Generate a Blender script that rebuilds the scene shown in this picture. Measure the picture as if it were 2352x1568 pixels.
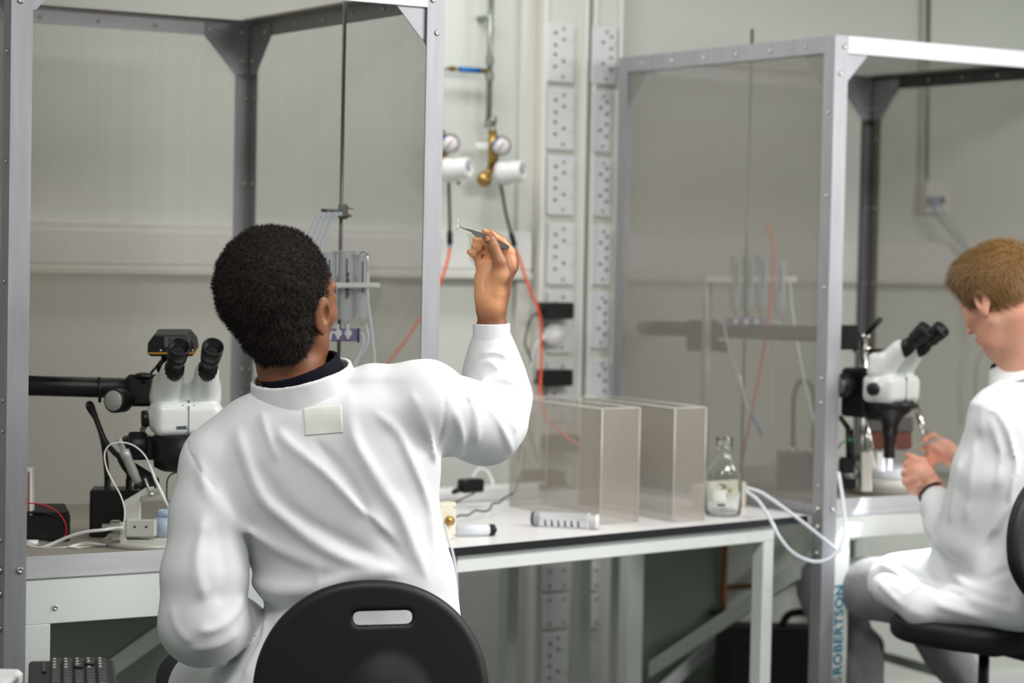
import bpy, math, random
import numpy as np
from mathutils import Vector, Matrix
random.seed(7); RNG = np.random.default_rng(7)
SC = bpy.context.scene
COL = SC.collection
for o in list(bpy.data.objects): bpy.data.objects.remove(o)

# ---------------------------------------------------------------- camera
CX, CY, CZ, YAW, PIT, ROL, FPX = -1.5672, -4.4413, 1.5351, 0.5554, 0.0397, 0.0205, 5281.16
_c, _s = math.cos(YAW), math.sin(YAW)
_r = np.array([_c, -_s, 0.]); _f = np.array([_s, _c, 0.]); _u = np.array([0, 0, 1.])
FW = _f*math.cos(PIT) - _u*math.sin(PIT); _u2 = _u*math.cos(PIT) + _f*math.sin(PIT)
RT = _r*math.cos(ROL) + _u2*math.sin(ROL); UP = _u2*math.cos(ROL) - _r*math.sin(ROL)
EYE = np.array([CX, CY, CZ])
def ray(x, y): return FW + (x-1176)/FPX*RT + (784-y)/FPX*UP
def V(x, y, d): return EYE + d*ray(x, y)            # point of the room seen at (x, y), d metres in front of the lens
def PZ(x, y, Z): q = ray(x, y); return EYE + (Z-EYE[2])/q[2]*q
def PY(x, y, Y): q = ray(x, y); return EYE + (Y-EYE[1])/q[1]*q
def PX(x, y, X): q = ray(x, y); return EYE + (X-EYE[0])/q[0]*q
cd = bpy.data.cameras.new('camera'); cam = bpy.data.objects.new('camera', cd); COL.objects.link(cam)
cd.sensor_width = 36; cd.lens = FPX*36/2352; cd.clip_start = .05; cd.clip_end = 60
m = Matrix.Identity(4)
for i in range(3): m[i][0] = RT[i]; m[i][1] = UP[i]; m[i][2] = -FW[i]; m[i][3] = EYE[i]
cam.matrix_world = m
cd.dof.use_dof = True; cd.dof.focus_distance = 4.5; cd.dof.aperture_fstop = 2.9
SC.camera = cam

# ---------------------------------------------------------------- world, lights, exposure
w = bpy.data.worlds.new('room_light'); SC.world = w; w.use_nodes = True
w.node_tree.nodes['Background'].inputs[0].default_value = (.84, .87, .85, 1)
w.node_tree.nodes['Background'].inputs[1].default_value = .10
def area(name, loc, rot, sx, sy, power, col=(1, 1, 1)):
    l = bpy.data.lights.new(name, 'AREA'); l.shape = 'RECTANGLE'; l.size = sx; l.size_y = sy; l.energy = power; l.color = col
    o = bpy.data.objects.new(name, l); o.location = loc; o.rotation_euler = rot; COL.objects.link(o); return o
area('ceiling_and_fill_light', (-.4, -1.9, 2.74), (0, 0, 0), 1.2, .6, 40, (1, .98, .96))
area('ceiling_and_fill_light', (1.9, -1.7, 2.74), (0, 0, 0), 1.2, .6, 72, (1, .98, .96))
area('ceiling_and_fill_light', (4.1, -1.5, 2.74), (0, 0, 0), 1.2, .6, 52, (1, .98, .96))
area('ceiling_and_fill_light', (2.6, -3.7, 2.74), (0, 0, 0), 1.2, .6, 30, (1, .98, .96))  # unseen fill light added behind the camera to brighten the bench fronts
area('ceiling_and_fill_light', (1.2, .75, 2.74), (0, 0, 0), 1.2, .3, 17, (1, .98, .96))
area('window_light', (4.6, -3.4, 2.1), (0, math.radians(80), math.radians(-38)), 1.0, 2.4, 60, (1, .98, .97))
SC.view_settings.view_transform = 'Standard'; SC.view_settings.look = 'None'
SC.view_settings.exposure = 0.0; SC.view_settings.gamma = 1; SC.view_settings.use_curve_mapping = False

# ---------------------------------------------------------------- materials
def lin(c): return tuple((v/255/12.92 if v/255 <= .04045 else ((v/255+.055)/1.055)**2.4) for v in c)
MATS = {}
def mat(name, rgb, rough=.5, metal=0., noise=0., nscale=20., bump=0., bscale=60., stretch=(1, 1, 1), trans=0., ior=1.45, alpha=1., emit=None, estr=0., spec=.5, rgb2=None, sss=0.):
    m = bpy.data.materials.new(name); m.use_nodes = True; nt = m.node_tree; b = nt.nodes['Principled BSDF']; L = nt.links
    c = (*lin(rgb), 1); b.inputs['Base Color'].default_value = c
    b.inputs['Roughness'].default_value = rough; b.inputs['Metallic'].default_value = metal
    b.inputs['Transmission Weight'].default_value = trans; b.inputs['IOR'].default_value = ior
    b.inputs['Alpha'].default_value = alpha; b.inputs['Specular IOR Level'].default_value = spec
    if sss: b.inputs['Subsurface Weight'].default_value = sss; b.inputs['Subsurface Radius'].default_value = (.012, .005, .003); b.inputs['Subsurface Scale'].default_value = 1
    if emit: b.inputs['Emission Color'].default_value = (*lin(emit), 1); b.inputs['Emission Strength'].default_value = estr
    if noise or bump or rgb2:
        tc = nt.nodes.new('ShaderNodeTexCoord'); mp = nt.nodes.new('ShaderNodeMapping'); mp.inputs['Scale'].default_value = stretch
        L.new(tc.outputs['Object'], mp.inputs['Vector'])
    if noise or rgb2:
        n = nt.nodes.new('ShaderNodeTexNoise'); n.inputs['Scale'].default_value = nscale; n.inputs['Detail'].default_value = 5
        L.new(mp.outputs[0], n.inputs['Vector'])
        mx = nt.nodes.new('ShaderNodeMix'); mx.data_type = 'RGBA'
        c2 = lin(rgb2) if rgb2 else tuple(v*(1-noise) for v in c[:3])
        mx.inputs['A'].default_value = (*c2, 1); mx.inputs['B'].default_value = c
        rp = nt.nodes.new('ShaderNodeValToRGB'); rp.color_ramp.elements[0].position = .35; rp.color_ramp.elements[1].position = .65
        L.new(n.outputs['Fac'], rp.inputs[0]); L.new(rp.outputs[0], mx.inputs['Factor']); L.new(mx.outputs['Result'], b.inputs['Base Color'])
    if bump:
        n2 = nt.nodes.new('ShaderNodeTexNoise'); n2.inputs['Scale'].default_value = bscale; n2.inputs['Detail'].default_value = 4
        L.new(mp.outputs[0], n2.inputs['Vector']); bp = nt.nodes.new('ShaderNodeBump'); bp.inputs['Strength'].default_value = bump; bp.inputs['Distance'].default_value = .002
        L.new(n2.outputs['Fac'], bp.inputs['Height']); L.new(bp.outputs[0], b.inputs['Normal'])
    MATS[name] = m; return m
def mesh_mat(name, rgb, cover):
    m = bpy.data.materials.new(name); m.use_nodes = True; nt = m.node_tree; b = nt.nodes['Principled BSDF']; L = nt.links
    b.inputs['Base Color'].default_value = (*lin(rgb), 1); b.inputs['Roughness'].default_value = .5; b.inputs['Metallic'].default_value = .1
    tr = nt.nodes.new('ShaderNodeBsdfTransparent'); mx = nt.nodes.new('ShaderNodeMixShader'); out = nt.nodes['Material Output']
    # woven wire: cover varies a little with the weave's moire streaks
    tc = nt.nodes.new('ShaderNodeTexCoord'); mp = nt.nodes.new('ShaderNodeMapping'); mp.inputs['Scale'].default_value = (60, 60, 1.2)
    n = nt.nodes.new('ShaderNodeTexNoise'); n.inputs['Scale'].default_value = 1; n.inputs['Detail'].default_value = 3
    mr = nt.nodes.new('ShaderNodeMapRange'); mr.inputs['To Min'].default_value = cover-.03; mr.inputs['To Max'].default_value = cover+.03
    L.new(tc.outputs['Object'], mp.inputs[0]); L.new(mp.outputs[0], n.inputs['Vector']); L.new(n.outputs['Fac'], mr.inputs['Value'])
    L.new(mr.outputs[0], mx.inputs[0]); L.new(tr.outputs[0], mx.inputs[1]); L.new(b.outputs[0], mx.inputs[2]); L.new(mx.outputs[0], out.inputs[0])
    return m
M = {}
M['wall'] = mat('painted_wall', (214, 219, 212), .7, noise=.03, nscale=2)
M['floor'] = mat('vinyl_floor', (72, 79, 74), .45, noise=.1, nscale=30)
M['ceil'] = mat('ceiling_paint', (215, 216, 212), .8)
M['alu'] = mat('brushed_aluminium', (172, 173, 178), .5, .5, noise=.12, nscale=6, stretch=(9, 9, .8), bump=.06, bscale=40)
M['aluh'] = mat('lit_brushed_aluminium', (218, 218, 223), .45, .3, noise=.12, nscale=6, stretch=(.8, 9, 9), bump=.06, bscale=40)  # same metal as the posts, lightened to stand in for stronger reflection
M['dalu'] = mat('shaded_aluminium', (92, 93, 94), .45, .7, noise=.25, nscale=6, stretch=(9, 9, .8))  # darkened aluminium; the tone stands in for backlit shade on rear members
M['shade_panel'] = mat('grey_green_shade', (140, 150, 140), .7)  # dark tone standing in for shade under the bench and table
M['basep'] = mat('beige_base_plate', (150, 146, 134), .55, noise=.06, nscale=20)
M['steel'] = mat('polished_steel', (215, 213, 208), .22, 1.)
M['dsteel'] = mat('dull_steel', (120, 120, 118), .4, .9)
M['mesh'] = mesh_mat('woven_wire_mesh', (186, 180, 169), .43)
M['mesh3'] = mesh_mat('shaded_wire_mesh', (158, 156, 149), .42)  # same weave as the other panels; darker colour stands in for its unlit side
M['mesh4'] = mesh_mat('open_wire_mesh', (196, 190, 180), .20)
M['mesh2'] = mesh_mat('fine_wire_mesh', (182, 175, 164), .28)
M['white_pc'] = mat('white_powder_coat', (228, 233, 229), .4, noise=.02, nscale=3)
M['lam'] = mat('white_laminate', (232, 231, 232), .3, noise=.02, nscale=4)
M['black'] = mat('black_plastic', (16, 17, 18), .42)
M['blackm'] = mat('black_matt', (20, 20, 21), .65, bump=.15, bscale=400)
M['edge'] = mat('black_table_edge', (18, 22, 24), .45)
M['wplas'] = mat('white_plastic', (232, 233, 232), .35)
M['cream'] = mat('cream_plastic', (226, 220, 202), .4)
M['sock'] = mat('white_socket', (215, 217, 219), .4)
M['hole'] = mat('socket_hole', (30, 36, 34), .8)
M['trunk'] = mat('beige_trunking', (214, 214, 206), .5)
M['dado'] = mat('white_trunking', (228, 229, 226), .45)
M['pipe'] = mat('galvanised_pipe', (150, 154, 148), .35, .8)
M['brass'] = mat('brass', (178, 146, 84), .3, .8)
M['copper'] = mat('copper_pipe', (150, 88, 52), .4, .5)
M['blue'] = mat('blue_plastic', (20, 105, 180), .4)
M['bluecable'] = mat('blue_cable', (110, 150, 196), .5)
M['orange'] = mat('orange_tube', (240, 96, 58), .4)
M['red'] = mat('red_wire', (200, 30, 30), .4)
M['green'] = mat('green_wire', (40, 120, 80), .5)
M['dgrey'] = mat('dark_grey_rubber', (50, 60, 56), .6)
M['clear'] = mat('clear_plastic', (238, 242, 246), .15, alpha=.4)
M['silic'] = mat('milky_silicone_tube', (232, 237, 244), .3, alpha=.72)
M['glass'] = mat('clear_glass', (250, 253, 252), .02, trans=1., ior=1.45)
M['syr'] = mat('frosted_syringe', (232, 236, 240), .35, alpha=.42)
M['purple'] = mat('purple_manifold', (140, 124, 178), .3, alpha=.8)
M['scope'] = mat('white_enamel', (222, 226, 224), .22)
M['grey'] = mat('grey_anodised', (176, 178, 176), .38, .3)
M['lgrey'] = mat('light_grey_metal', (205, 205, 198), .4, .2)
M['print'] = mat('dark_print', (60, 72, 80), .6)
M['face'] = mat('gauge_dial', (226, 222, 222), .4)
M['aqua'] = mat('pale_blue_perspex', (205, 222, 245), .12, alpha=.7)
M['litdish'] = mat('white_dish', (232, 238, 248), .3)
M['teal'] = mat('teal_lettering', (10, 125, 160), .45)
M['wood'] = mat('grey_desk', (214, 216, 214), .4)
M['label'] = mat('off_white_label', (228, 228, 214), .6)

# ---------------------------------------------------------------- object helpers
ROOT = {}
class MB:
    def __init__(s): s.v = []; s.f = []; s.sm = []
    def add(s, vs, fs, smooth=False):
        b = len(s.v); s.v += [tuple(float(c) for c in v) for v in vs]; s.f += [tuple(b+i for i in f) for f in fs]; s.sm += [smooth]*len(fs); return s
    def hexa(s, p): # 8 corners: bottom loop, top loop
        return s.add(p, [(3, 2, 1, 0), (4, 5, 6, 7), (0, 1, 5, 4), (1, 2, 6, 5), (2, 3, 7, 6), (3, 0, 4, 7)])
    def box(s, lo, hi, R=None, o=(0, 0, 0)):
        x0, y0, z0 = lo; x1, y1, z1 = hi
        P = [(x0, y0, z0), (x1, y0, z0), (x1, y1, z0), (x0, y1, z0), (x0, y0, z1), (x1, y0, z1), (x1, y1, z1), (x0, y1, z1)]
        if R is not None: P = [tuple(np.array(R) @ np.array(p)+np.array(o)) for p in P]
        return s.hexa(P)
    def rbox(s, lo, hi, r=.004, R=None, o=(0, 0, 0), seg=3, axis=2):
        # box with rounded vertical edges (about `axis`) and small chamfers top and bottom
        lo = np.array(lo, float); hi = np.array(hi, float); a = [i for i in range(3) if i != axis]
        poly = []
        for (cx, cy, a0) in ((hi[a[0]]-r, hi[a[1]]-r, 0), (lo[a[0]]+r, hi[a[1]]-r, 90), (lo[a[0]]+r, lo[a[1]]+r, 180), (hi[a[0]]-r, lo[a[1]]+r, 270)):
            for k in range(seg+1):
                t = math.radians(a0+90*k/seg); poly.append((cx+r*math.cos(t), cy+r*math.sin(t), cx, cy))
        e = min(r*.6, (hi[axis]-lo[axis])*.3); rings = []
        for z, q in ((lo[axis], 1-e/r), (lo[axis]+e, 1), (hi[axis]-e, 1), (hi[axis], 1-e/r)):
            ring = []
            for x, y, cx, cy in poly:
                p = [0, 0, 0]; p[a[0]] = cx+(x-cx)*q; p[a[1]] = cy+(y-cy)*q; p[axis] = z; ring.append(p)
            rings.append(ring)
        n = len(poly); vs = [p for rg in rings for p in rg]; fs = []
        for i in range(3):
            for j in range(n): fs.append((i*n+j, i*n+(j+1) % n, (i+1)*n+(j+1) % n, (i+1)*n+j))
        fs += [tuple(reversed(range(n))), tuple(range(3*n, 4*n))]
        if axis == 1: fs = [tuple(reversed(f)) for f in fs]
        if R is not None: vs = [tuple(np.array(R) @ np.array(p)+np.array(o)) for p in vs]
        elif tuple(o) != (0, 0, 0): vs = [tuple(np.array(p)+np.array(o)) for p in vs]
        return s.add(vs, fs)
    def tube(s, pts, r, seg=10, caps=True, flat=1.):
        pts = [np.array(p, float) for p in pts]; n = len(pts)
        rs = list(r) if hasattr(r, '__len__') else [r]*n
        up = None; vs = []
        for i, p in enumerate(pts):
            t = pts[min(i+1, n-1)]-pts[max(i-1, 0)]; t = t/(np.linalg.norm(t)+1e-12)
            if up is None:
                up = np.array([0, 0, 1.]) if abs(t[2]) < .9 else np.array([1., 0, 0])
            a = np.cross(t, up); a /= np.linalg.norm(a)+1e-12; b = np.cross(a, t); up = b
            for k in range(seg):
                q = 2*math.pi*k/seg; vs.append(p+rs[i]*(math.cos(q)*a+flat*math.sin(q)*b))
        fs = []
        for i in range(n-1):
            for k in range(seg): fs.append((i*seg+k, (i+1)*seg+k, (i+1)*seg+(k+1) % seg, i*seg+(k+1) % seg))
        s.add(vs, fs, True)
        if caps: s.add([vs[k] for k in range(seg)], [tuple(range(seg))]); s.add([vs[(n-1)*seg+k] for k in range(seg)], [tuple(reversed(range(seg)))])
        return s
    def cyl(s, a, b, r, r2=None, seg=20): return s.tube([a, b], [r, r if r2 is None else r2], seg)
    def lathe(s, prof, o, ax=(0, 0, 1), seg=28, smooth=True):
        # prof: list of (radius, distance along ax); closed where the radius is 0
        o = np.array(o, float); ax = np.array(ax, float); ax /= np.linalg.norm(ax)
        h = np.array([0, 0, 1.]) if abs(ax[2]) < .9 else np.array([1., 0, 0]); a = np.cross(ax, h); a /= np.linalg.norm(a); b = np.cross(ax, a)
        vs = []; n = len(prof)
        for r, z in prof:
            for k in range(seg):
                q = 2*math.pi*k/seg; vs.append(o+ax*z+max(r, 1e-5)*(math.cos(q)*a+math.sin(q)*b))
        fs = [(i*seg+k, i*seg+(k+1) % seg, (i+1)*seg+(k+1) % seg, (i+1)*seg+k) for i in range(n-1) for k in range(seg)]
        return s.add(vs, fs, smooth)
    def prism(s, poly, th):    # poly: 3-D planar loop, th: thickness vector
        n = len(poly); th = np.array(th, float); a = [np.array(p, float) for p in poly]; b = [p+th for p in a]
        return s.add(a+b, [tuple(reversed(range(n))), tuple(range(n, 2*n))]+[(i, (i+1) % n, n+(i+1) % n, n+i) for i in range(n)])
    def ball(s, c, r, seg=16, sc=(1, 1, 1), R=None):
        c = np.array(c, float); vs = []
        for i in range(seg//2+1):
            t = math.pi*i/(seg//2)
            for k in range(seg):
                q = 2*math.pi*k/seg; p = np.array([math.sin(t)*math.cos(q)*sc[0], math.sin(t)*math.sin(q)*sc[1], math.cos(t)*sc[2]])*r
                if R is not None: p = np.array(R) @ p
                vs.append(c+p)
        fs = [(i*seg+k, (i+1)*seg+k, (i+1)*seg+(k+1) % seg, i*seg+(k+1) % seg) for i in range(seg//2) for k in range(seg)]
        return s.add(vs, fs, True)
def rt(par):
    while par is not None and par.name not in ROOT: par = par.parent
    return ROOT[par.name] if par is not None else None
def obj(name, mb, m, parent=None, local=False, bevel=0., smooth=None, label=None, fixn=True):
    me = bpy.data.meshes.new(name)
    vs = np.array(mb.v, dtype=np.float64) if not isinstance(mb.v, np.ndarray) else mb.v
    org = None
    if parent is not None:
        if not local:
            Mi = np.array(rt(parent).inverted()); vs = vs @ Mi[:3, :3].T + Mi[:3, 3]
    else:
        org = np.array([(vs[:, 0].min()+vs[:, 0].max())/2, (vs[:, 1].min()+vs[:, 1].max())/2, vs[:, 2].min()]); vs = vs-org
    me.from_pydata(vs.tolist(), [], mb.f if not isinstance(mb.f, np.ndarray) else mb.f.tolist())
    me.polygons.foreach_set('use_smooth', mb.sm if smooth is None else [smooth]*len(me.polygons))
    if fixn and len(vs) < 60000:
        import bmesh
        bm = bmesh.new(); bm.from_mesh(me); bmesh.ops.remove_doubles(bm, verts=bm.verts, dist=1e-6); bmesh.ops.recalc_face_normals(bm, faces=bm.faces); bm.to_mesh(me); bm.free()
    me.materials.append(m); me.update()
    o = bpy.data.objects.new(name, me); COL.objects.link(o)
    if parent is not None: o.parent = parent
    else: o.location = org
    if bevel:
        bv = o.modifiers.new('bevel', 'BEVEL'); bv.width = bevel; bv.segments = 2; bv.limit_method = 'ANGLE'; bv.angle_limit = .7
    if label: o['label'] = label
    return o
def thing(name, label, cat, loc=(0, 0, 0), R=None, group=None):
    o = bpy.data.objects.new(name, None); COL.objects.link(o); o.empty_display_size = .05
    mw = Matrix.Identity(4)
    for i in range(3):
        mw[i][3] = float(loc[i])
        if R is not None:
            for j in range(3): mw[i][j] = float(R[i][j])
    o.matrix_world = mw; ROOT[o.name] = mw
    o['label'] = label; o['category'] = cat
    if group: o['group'] = group
    return o
def tag(o, label, cat, group=None):
    o['label'] = label; o['category'] = cat
    if group: o['group'] = group
    return o
def struct(name, mb, m, **k):
    o = obj(name, mb, m, **k); o['kind'] = 'structure'; return o
def copy_part(src, parent, loc=None, R=None):
    c = src.copy(); COL.objects.link(c); c.parent = parent
    return c
def copy_tree(o, parent=None):
    c = o.copy(); COL.objects.link(c); c.parent = parent
    if parent is None: pass
    for ch in list(o.children): copy_tree(ch, c)
    return c
def spline(pts, n=8):
    P = [np.array(p, float) for p in pts]; P = [2*P[0]-P[1]]+P+[2*P[-1]-P[-2]]; out = []
    for i in range(1, len(P)-2):
        for k in range(n):
            t = k/n; a, b, c, d = P[i-1:i+3]
            out.append(.5*((2*b)+(-a+c)*t+(2*a-5*b+4*c-d)*t*t+(-a+3*b-3*c+d)*t**3))
    out.append(P[-2]); return out
def rotz(a): c, s = math.cos(a), math.sin(a); return np.array([[c, -s, 0], [s, c, 0], [0, 0, 1.]])
def frame(z, x=None):    # rotation matrix whose third column is z
    z = np.array(z, float); z /= np.linalg.norm(z); x = np.array([1., 0, 0] if x is None else x, float)
    x = x-z*(x@z); x /= np.linalg.norm(x); return np.array([x, np.cross(z, x), z]).T
# ================================================================ smooth bodies: distance fields turned into one continuous mesh
def sd_cap(P, a, b, ra, rb):            # tapered capsule
    a = np.asarray(a, np.float32); b = np.asarray(b, np.float32); ab = b-a; t = np.clip(((P-a) @ ab)/(ab@ab+1e-12), 0, 1)
    return np.linalg.norm(P-a-t[:, None]*ab, axis=1)-(ra+(rb-ra)*t)
def sd_ell(P, c, r, R=None):            # ellipsoid, axes are the columns of R
    Q = P-np.asarray(c, np.float32)
    if R is not None: Q = Q @ np.asarray(R, np.float32)
    r = np.asarray(r, np.float32); k0 = np.linalg.norm(Q/r, axis=1); k1 = np.linalg.norm(Q/(r*r), axis=1)
    return k0*(k0-1)/(k1+1e-9)
def sd_box(P, c, h, rad, R=None):
    Q = P-np.asarray(c, np.float32)
    if R is not None: Q = Q @ np.asarray(R, np.float32)
    q = np.abs(Q)-(np.asarray(h, np.float32)-rad); return np.linalg.norm(np.maximum(q, 0), axis=1)+np.minimum(q.max(1), 0)-rad
def smin(a, b, k):
    h = np.clip(.5+.5*(b-a)/k, 0, 1); return b+(a-b)*h-k*h*(1-h)
def smax(a, b, k): return -smin(-a, -b, k)
def chain(P, pts, rs, k=.01):
    d = None
    for i in range(len(pts)-1):
        e = sd_cap(P, pts[i], pts[i+1], rs[i], rs[i+1]); d = e if d is None else smin(d, e, k)
    return d
def polydist(P, pts):                   # distance to a polyline and the parameter along it (0..1)
    best = np.full(len(P), 9., np.float32); tt = np.zeros(len(P), np.float32); n = len(pts)-1
    for i in range(n):
        a = np.asarray(pts[i], np.float32); ab = np.asarray(pts[i+1], np.float32)-a; t = np.clip(((P-a) @ ab)/(ab@ab+1e-12), 0, 1)
        d = np.linalg.norm(P-a-t[:, None]*ab, axis=1); mk = d < best; best[mk] = d[mk]; tt[mk] = (i+t[mk])/n
    return best, tt
def surf(fn, lo, hi, h, det=None, stride=4, slack=1.6):
    # fn: coarse field; det: fn with fine detail, evaluated near the surface only. Surface nets.
    lo = np.array(lo, float); n = np.ceil((np.array(hi)-lo)/h/stride).astype(int)*stride+1
    cs = [lo[i]+h*stride*np.arange((n[i]-1)//stride+1) for i in range(3)]
    G = np.stack(np.meshgrid(*cs, indexing='ij'), -1).reshape(-1, 3).astype(np.float32)
    D = fn(G).reshape([len(c) for c in cs])
    full = np.empty(n, np.float32)
    idx = [np.minimum((np.arange(n[i])+stride//2)//stride, len(cs[i])-1) for i in range(3)]
    full[:] = D[np.ix_(*idx)]
    band = np.nonzero(np.abs(full) < h*stride*slack)
    det = det or fn
    for s in range(0, len(band[0]), 400000):
        b = tuple(x[s:s+400000] for x in band); P = (np.stack(b, 1)*h+lo).astype(np.float32); full[b] = det(P)
    S = full < 0
    crosses = []
    ncell = np.array(n)-1; acc = {}
    pos_l = []; cell_l = []
    for ax in range(3):
        sl0 = [slice(None)]*3; sl1 = [slice(None)]*3; sl0[ax] = slice(0, -1); sl1[ax] = slice(1, None)
        E = S[tuple(sl0)] != S[tuple(sl1)]
        e = np.stack(np.nonzero(E), 1); e2 = e.copy(); e2[:, ax] += 1
        a = full[tuple(e.T)]; b = full[tuple(e2.T)]; t = a/(a-b)
        pt = e.astype(np.float32); pt[:, ax] += t
        o1, o2 = (ax+1) % 3, (ax+2) % 3
        ok = (e[:, o1] > 0) & (e[:, o2] > 0) & (e[:, o1] < ncell[o1]) & (e[:, o2] < ncell[o2])
        e = e[ok]; pt = pt[ok]; flip = a[ok] > 0
        quad = []
        for d1, d2 in ((0, 0), (-1, 0), (-1, -1), (0, -1)):
            c = e.copy(); c[:, o1] += d1; c[:, o2] += d2; lin_ = (c[:, 0]*ncell[1]+c[:, 1])*ncell[2]+c[:, 2]; quad.append(lin_); cell_l.append(lin_); pos_l.append(pt)
        q = np.stack(quad, 1); q[flip] = q[flip][:, ::-1]; crosses.append(q)
    cells = np.concatenate(cell_l); pos = np.concatenate(pos_l)
    u, inv = np.unique(cells, return_inverse=True); cnt = np.bincount(inv)
    vs = np.stack([np.bincount(inv, pos[:, i])/cnt for i in range(3)], 1)*h+lo
    faces = np.searchsorted(u, np.concatenate(crosses))
    mb = MB(); mb.v = vs; mb.f = faces; return mb
def body(name, fn, lo, hi, h, m, parent=None, det=None, **k):
    mb = surf(fn, lo, hi, h, det); return obj(name, mb, m, parent, smooth=True, fixn=False, **k)
def march(fn, x, y, d0, d1, n=120):     # first point of the field's surface on the line through (x, y)
    ds = np.linspace(d0, d1, n); P = np.array([V(x, y, d) for d in ds], np.float32); f = fn(P); i = np.nonzero(f < 0)[0]
    if len(i) == 0: return P[np.argmin(f)].astype(float)
    return P[max(i[0]-1, 0)].astype(float)
# head in its own axes: x right, y towards the face, z up; metres, origin between the ears
def head_field(Q, jaw=1., detail=True):
    d = sd_ell(Q, (0, -.012, .030), (.073, .094, .088))
    d = smin(d, sd_ell(Q, (0, .030, -.020), (.062, .062, .085)), .03)
    d = smin(d, sd_cap(Q, (-.030, .035, -.080), (.030, .035, -.080), .022, .022), .03)
    d = smin(d, sd_cap(Q, (0, .072, -.094), (0, .070, -.090), .017*jaw, .017*jaw), .025)
    for s in (-1, 1): d = smin(d, sd_cap(Q, (s*.052, .0, -.045), (s*.024, .055, -.092), .018, .014), .025)      # jaw line
    for s in (-1, 1): d = smin(d, sd_cap(Q, (s*.040, .070, -.018), (s*.055, .045, -.012), .014, .012), .02)    # cheek bone
    d = smin(d, sd_cap(Q, (-.030, .088, .032), (.030, .088, .032), .008, .008), .014)                          # brow
    for s in (-1, 1): d = smax(d, -sd_ell(Q, (s*.031, .100, .010), (.017, .013, .012)), .010)                  # eye socket
    for s in (-1, 1): d = smin(d, sd_ell(Q, (s*.031, .079, .010), (.014, .0135, .0125)), .003)
    d = smin(d, sd_cap(Q, (0, .093, .018), (0, .116, -.022), .006, .009), .010)                                # nose
    for s in (-1, 1): d = smin(d, sd_ell(Q, (s*.011, .103, -.027), (.008, .010, .007)), .005)
    d = smin(d, sd_cap(Q, (-.017, .091, -.052), (.017, .091, -.052), .005, .005), .006)                        # lips
    d = smin(d, sd_cap(Q, (-.014, .090, -.063), (.014, .090, -.063), .006, .006), .006)
    d = smax(d, -sd_cap(Q, (-.020, .101, -.057), (.020, .101, -.057), .0025, .0025), .003)
    for s in (-1, 1):                                                                                          # ear
        R = np.array([[.985, -.17*s, 0], [.17*s, .985, 0], [0, 0, 1.]]).T
        e = sd_ell(Q, (s*.081, -.010, .003), (.0070, .0205, .0335), R)
        e = smin(e, sd_ell(Q, (s*.079, -.003, -.026), (.0065, .011, .013)), .006)
        e = smax(e, -sd_ell(Q, (s*.089, -.005, .003), (.0095, .0095, .017), R), .004)
        d = smin(d, e, .004)
    return d
def strands(mb, P0, N, L, wd, bend, n=3):
    # short hairs as bent three-sided blades growing from P0 along N
    base = len(mb.v); vs = []; fs = []
    for i in range(len(P0)):
        a = np.cross(N[i], bend[i]); a /= np.linalg.norm(a)+1e-9
        q = [P0[i]-N[i]*.002, P0[i]+N[i]*L[i]*.5+bend[i]*L[i]*.2, P0[i]+N[i]*L[i]*.8+bend[i]*L[i]*.75]
        b = len(vs); vs += [q[0]-a*wd, q[0]+a*wd, q[1]-a*wd*.8, q[1]+a*wd*.8, q[2]]
        fs += [(b, b+1, b+3, b+2), (b+2, b+3, b+4)]
    return vs, fs
# ================================================================ the setting
WY = 1.4                      # back wall
struct('wall_back', MB().box((-2.6, WY, 0), (6.2, WY+.12, 2.8)), M['wall'])
struct('wall_right', MB().box((6.08, -5.4, 0), (6.2, WY, 2.8)), M['wall'])
struct('wall_left', MB().box((-2.7, -5.4, 0), (-2.6, WY+.12, 2.8)), M['wall'])
struct('floor', MB().box((-2.7, -5.4, -.1), (6.2, WY+.12, 0)), M['floor'])
struct('ceiling', MB().box((-2.7, -5.4, 2.8), (6.2, WY+.12, 2.9)), M['ceil'])
struct('baseboard_back', MB().box((-2.6, WY-.015, 0), (6.08, WY, .1)), M['dado'])
# dado trunking along the back wall: two lengths either side of the socket columns
def dado(x0, x1, name):
    t = thing(name, 'long white dado trunking on the back wall, '+('behind the left cage and regulators' if x0 < 0 else 'behind the right cage and fair-haired person'), 'trunking', (x0, WY-.002, 1.455))
    obj('trunking_body', MB().box((x0, WY-.045, 1.455), (x1, WY, 1.59)), M['dado'], t, bevel=.004)
    obj('trunking_lid', MB().box((x0, WY-.05, 1.478), (x1, WY-.045, 1.566)), M['dado'], t, bevel=.002)
    obj('ledge', MB().box((x0, WY-.058, 1.449), (x1, WY, 1.468)), M['trunk'], t, bevel=.003)
dado(-2.58, 2.09, 'dado_trunking'); dado(2.44, 6.05, 'dado_trunking')
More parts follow.
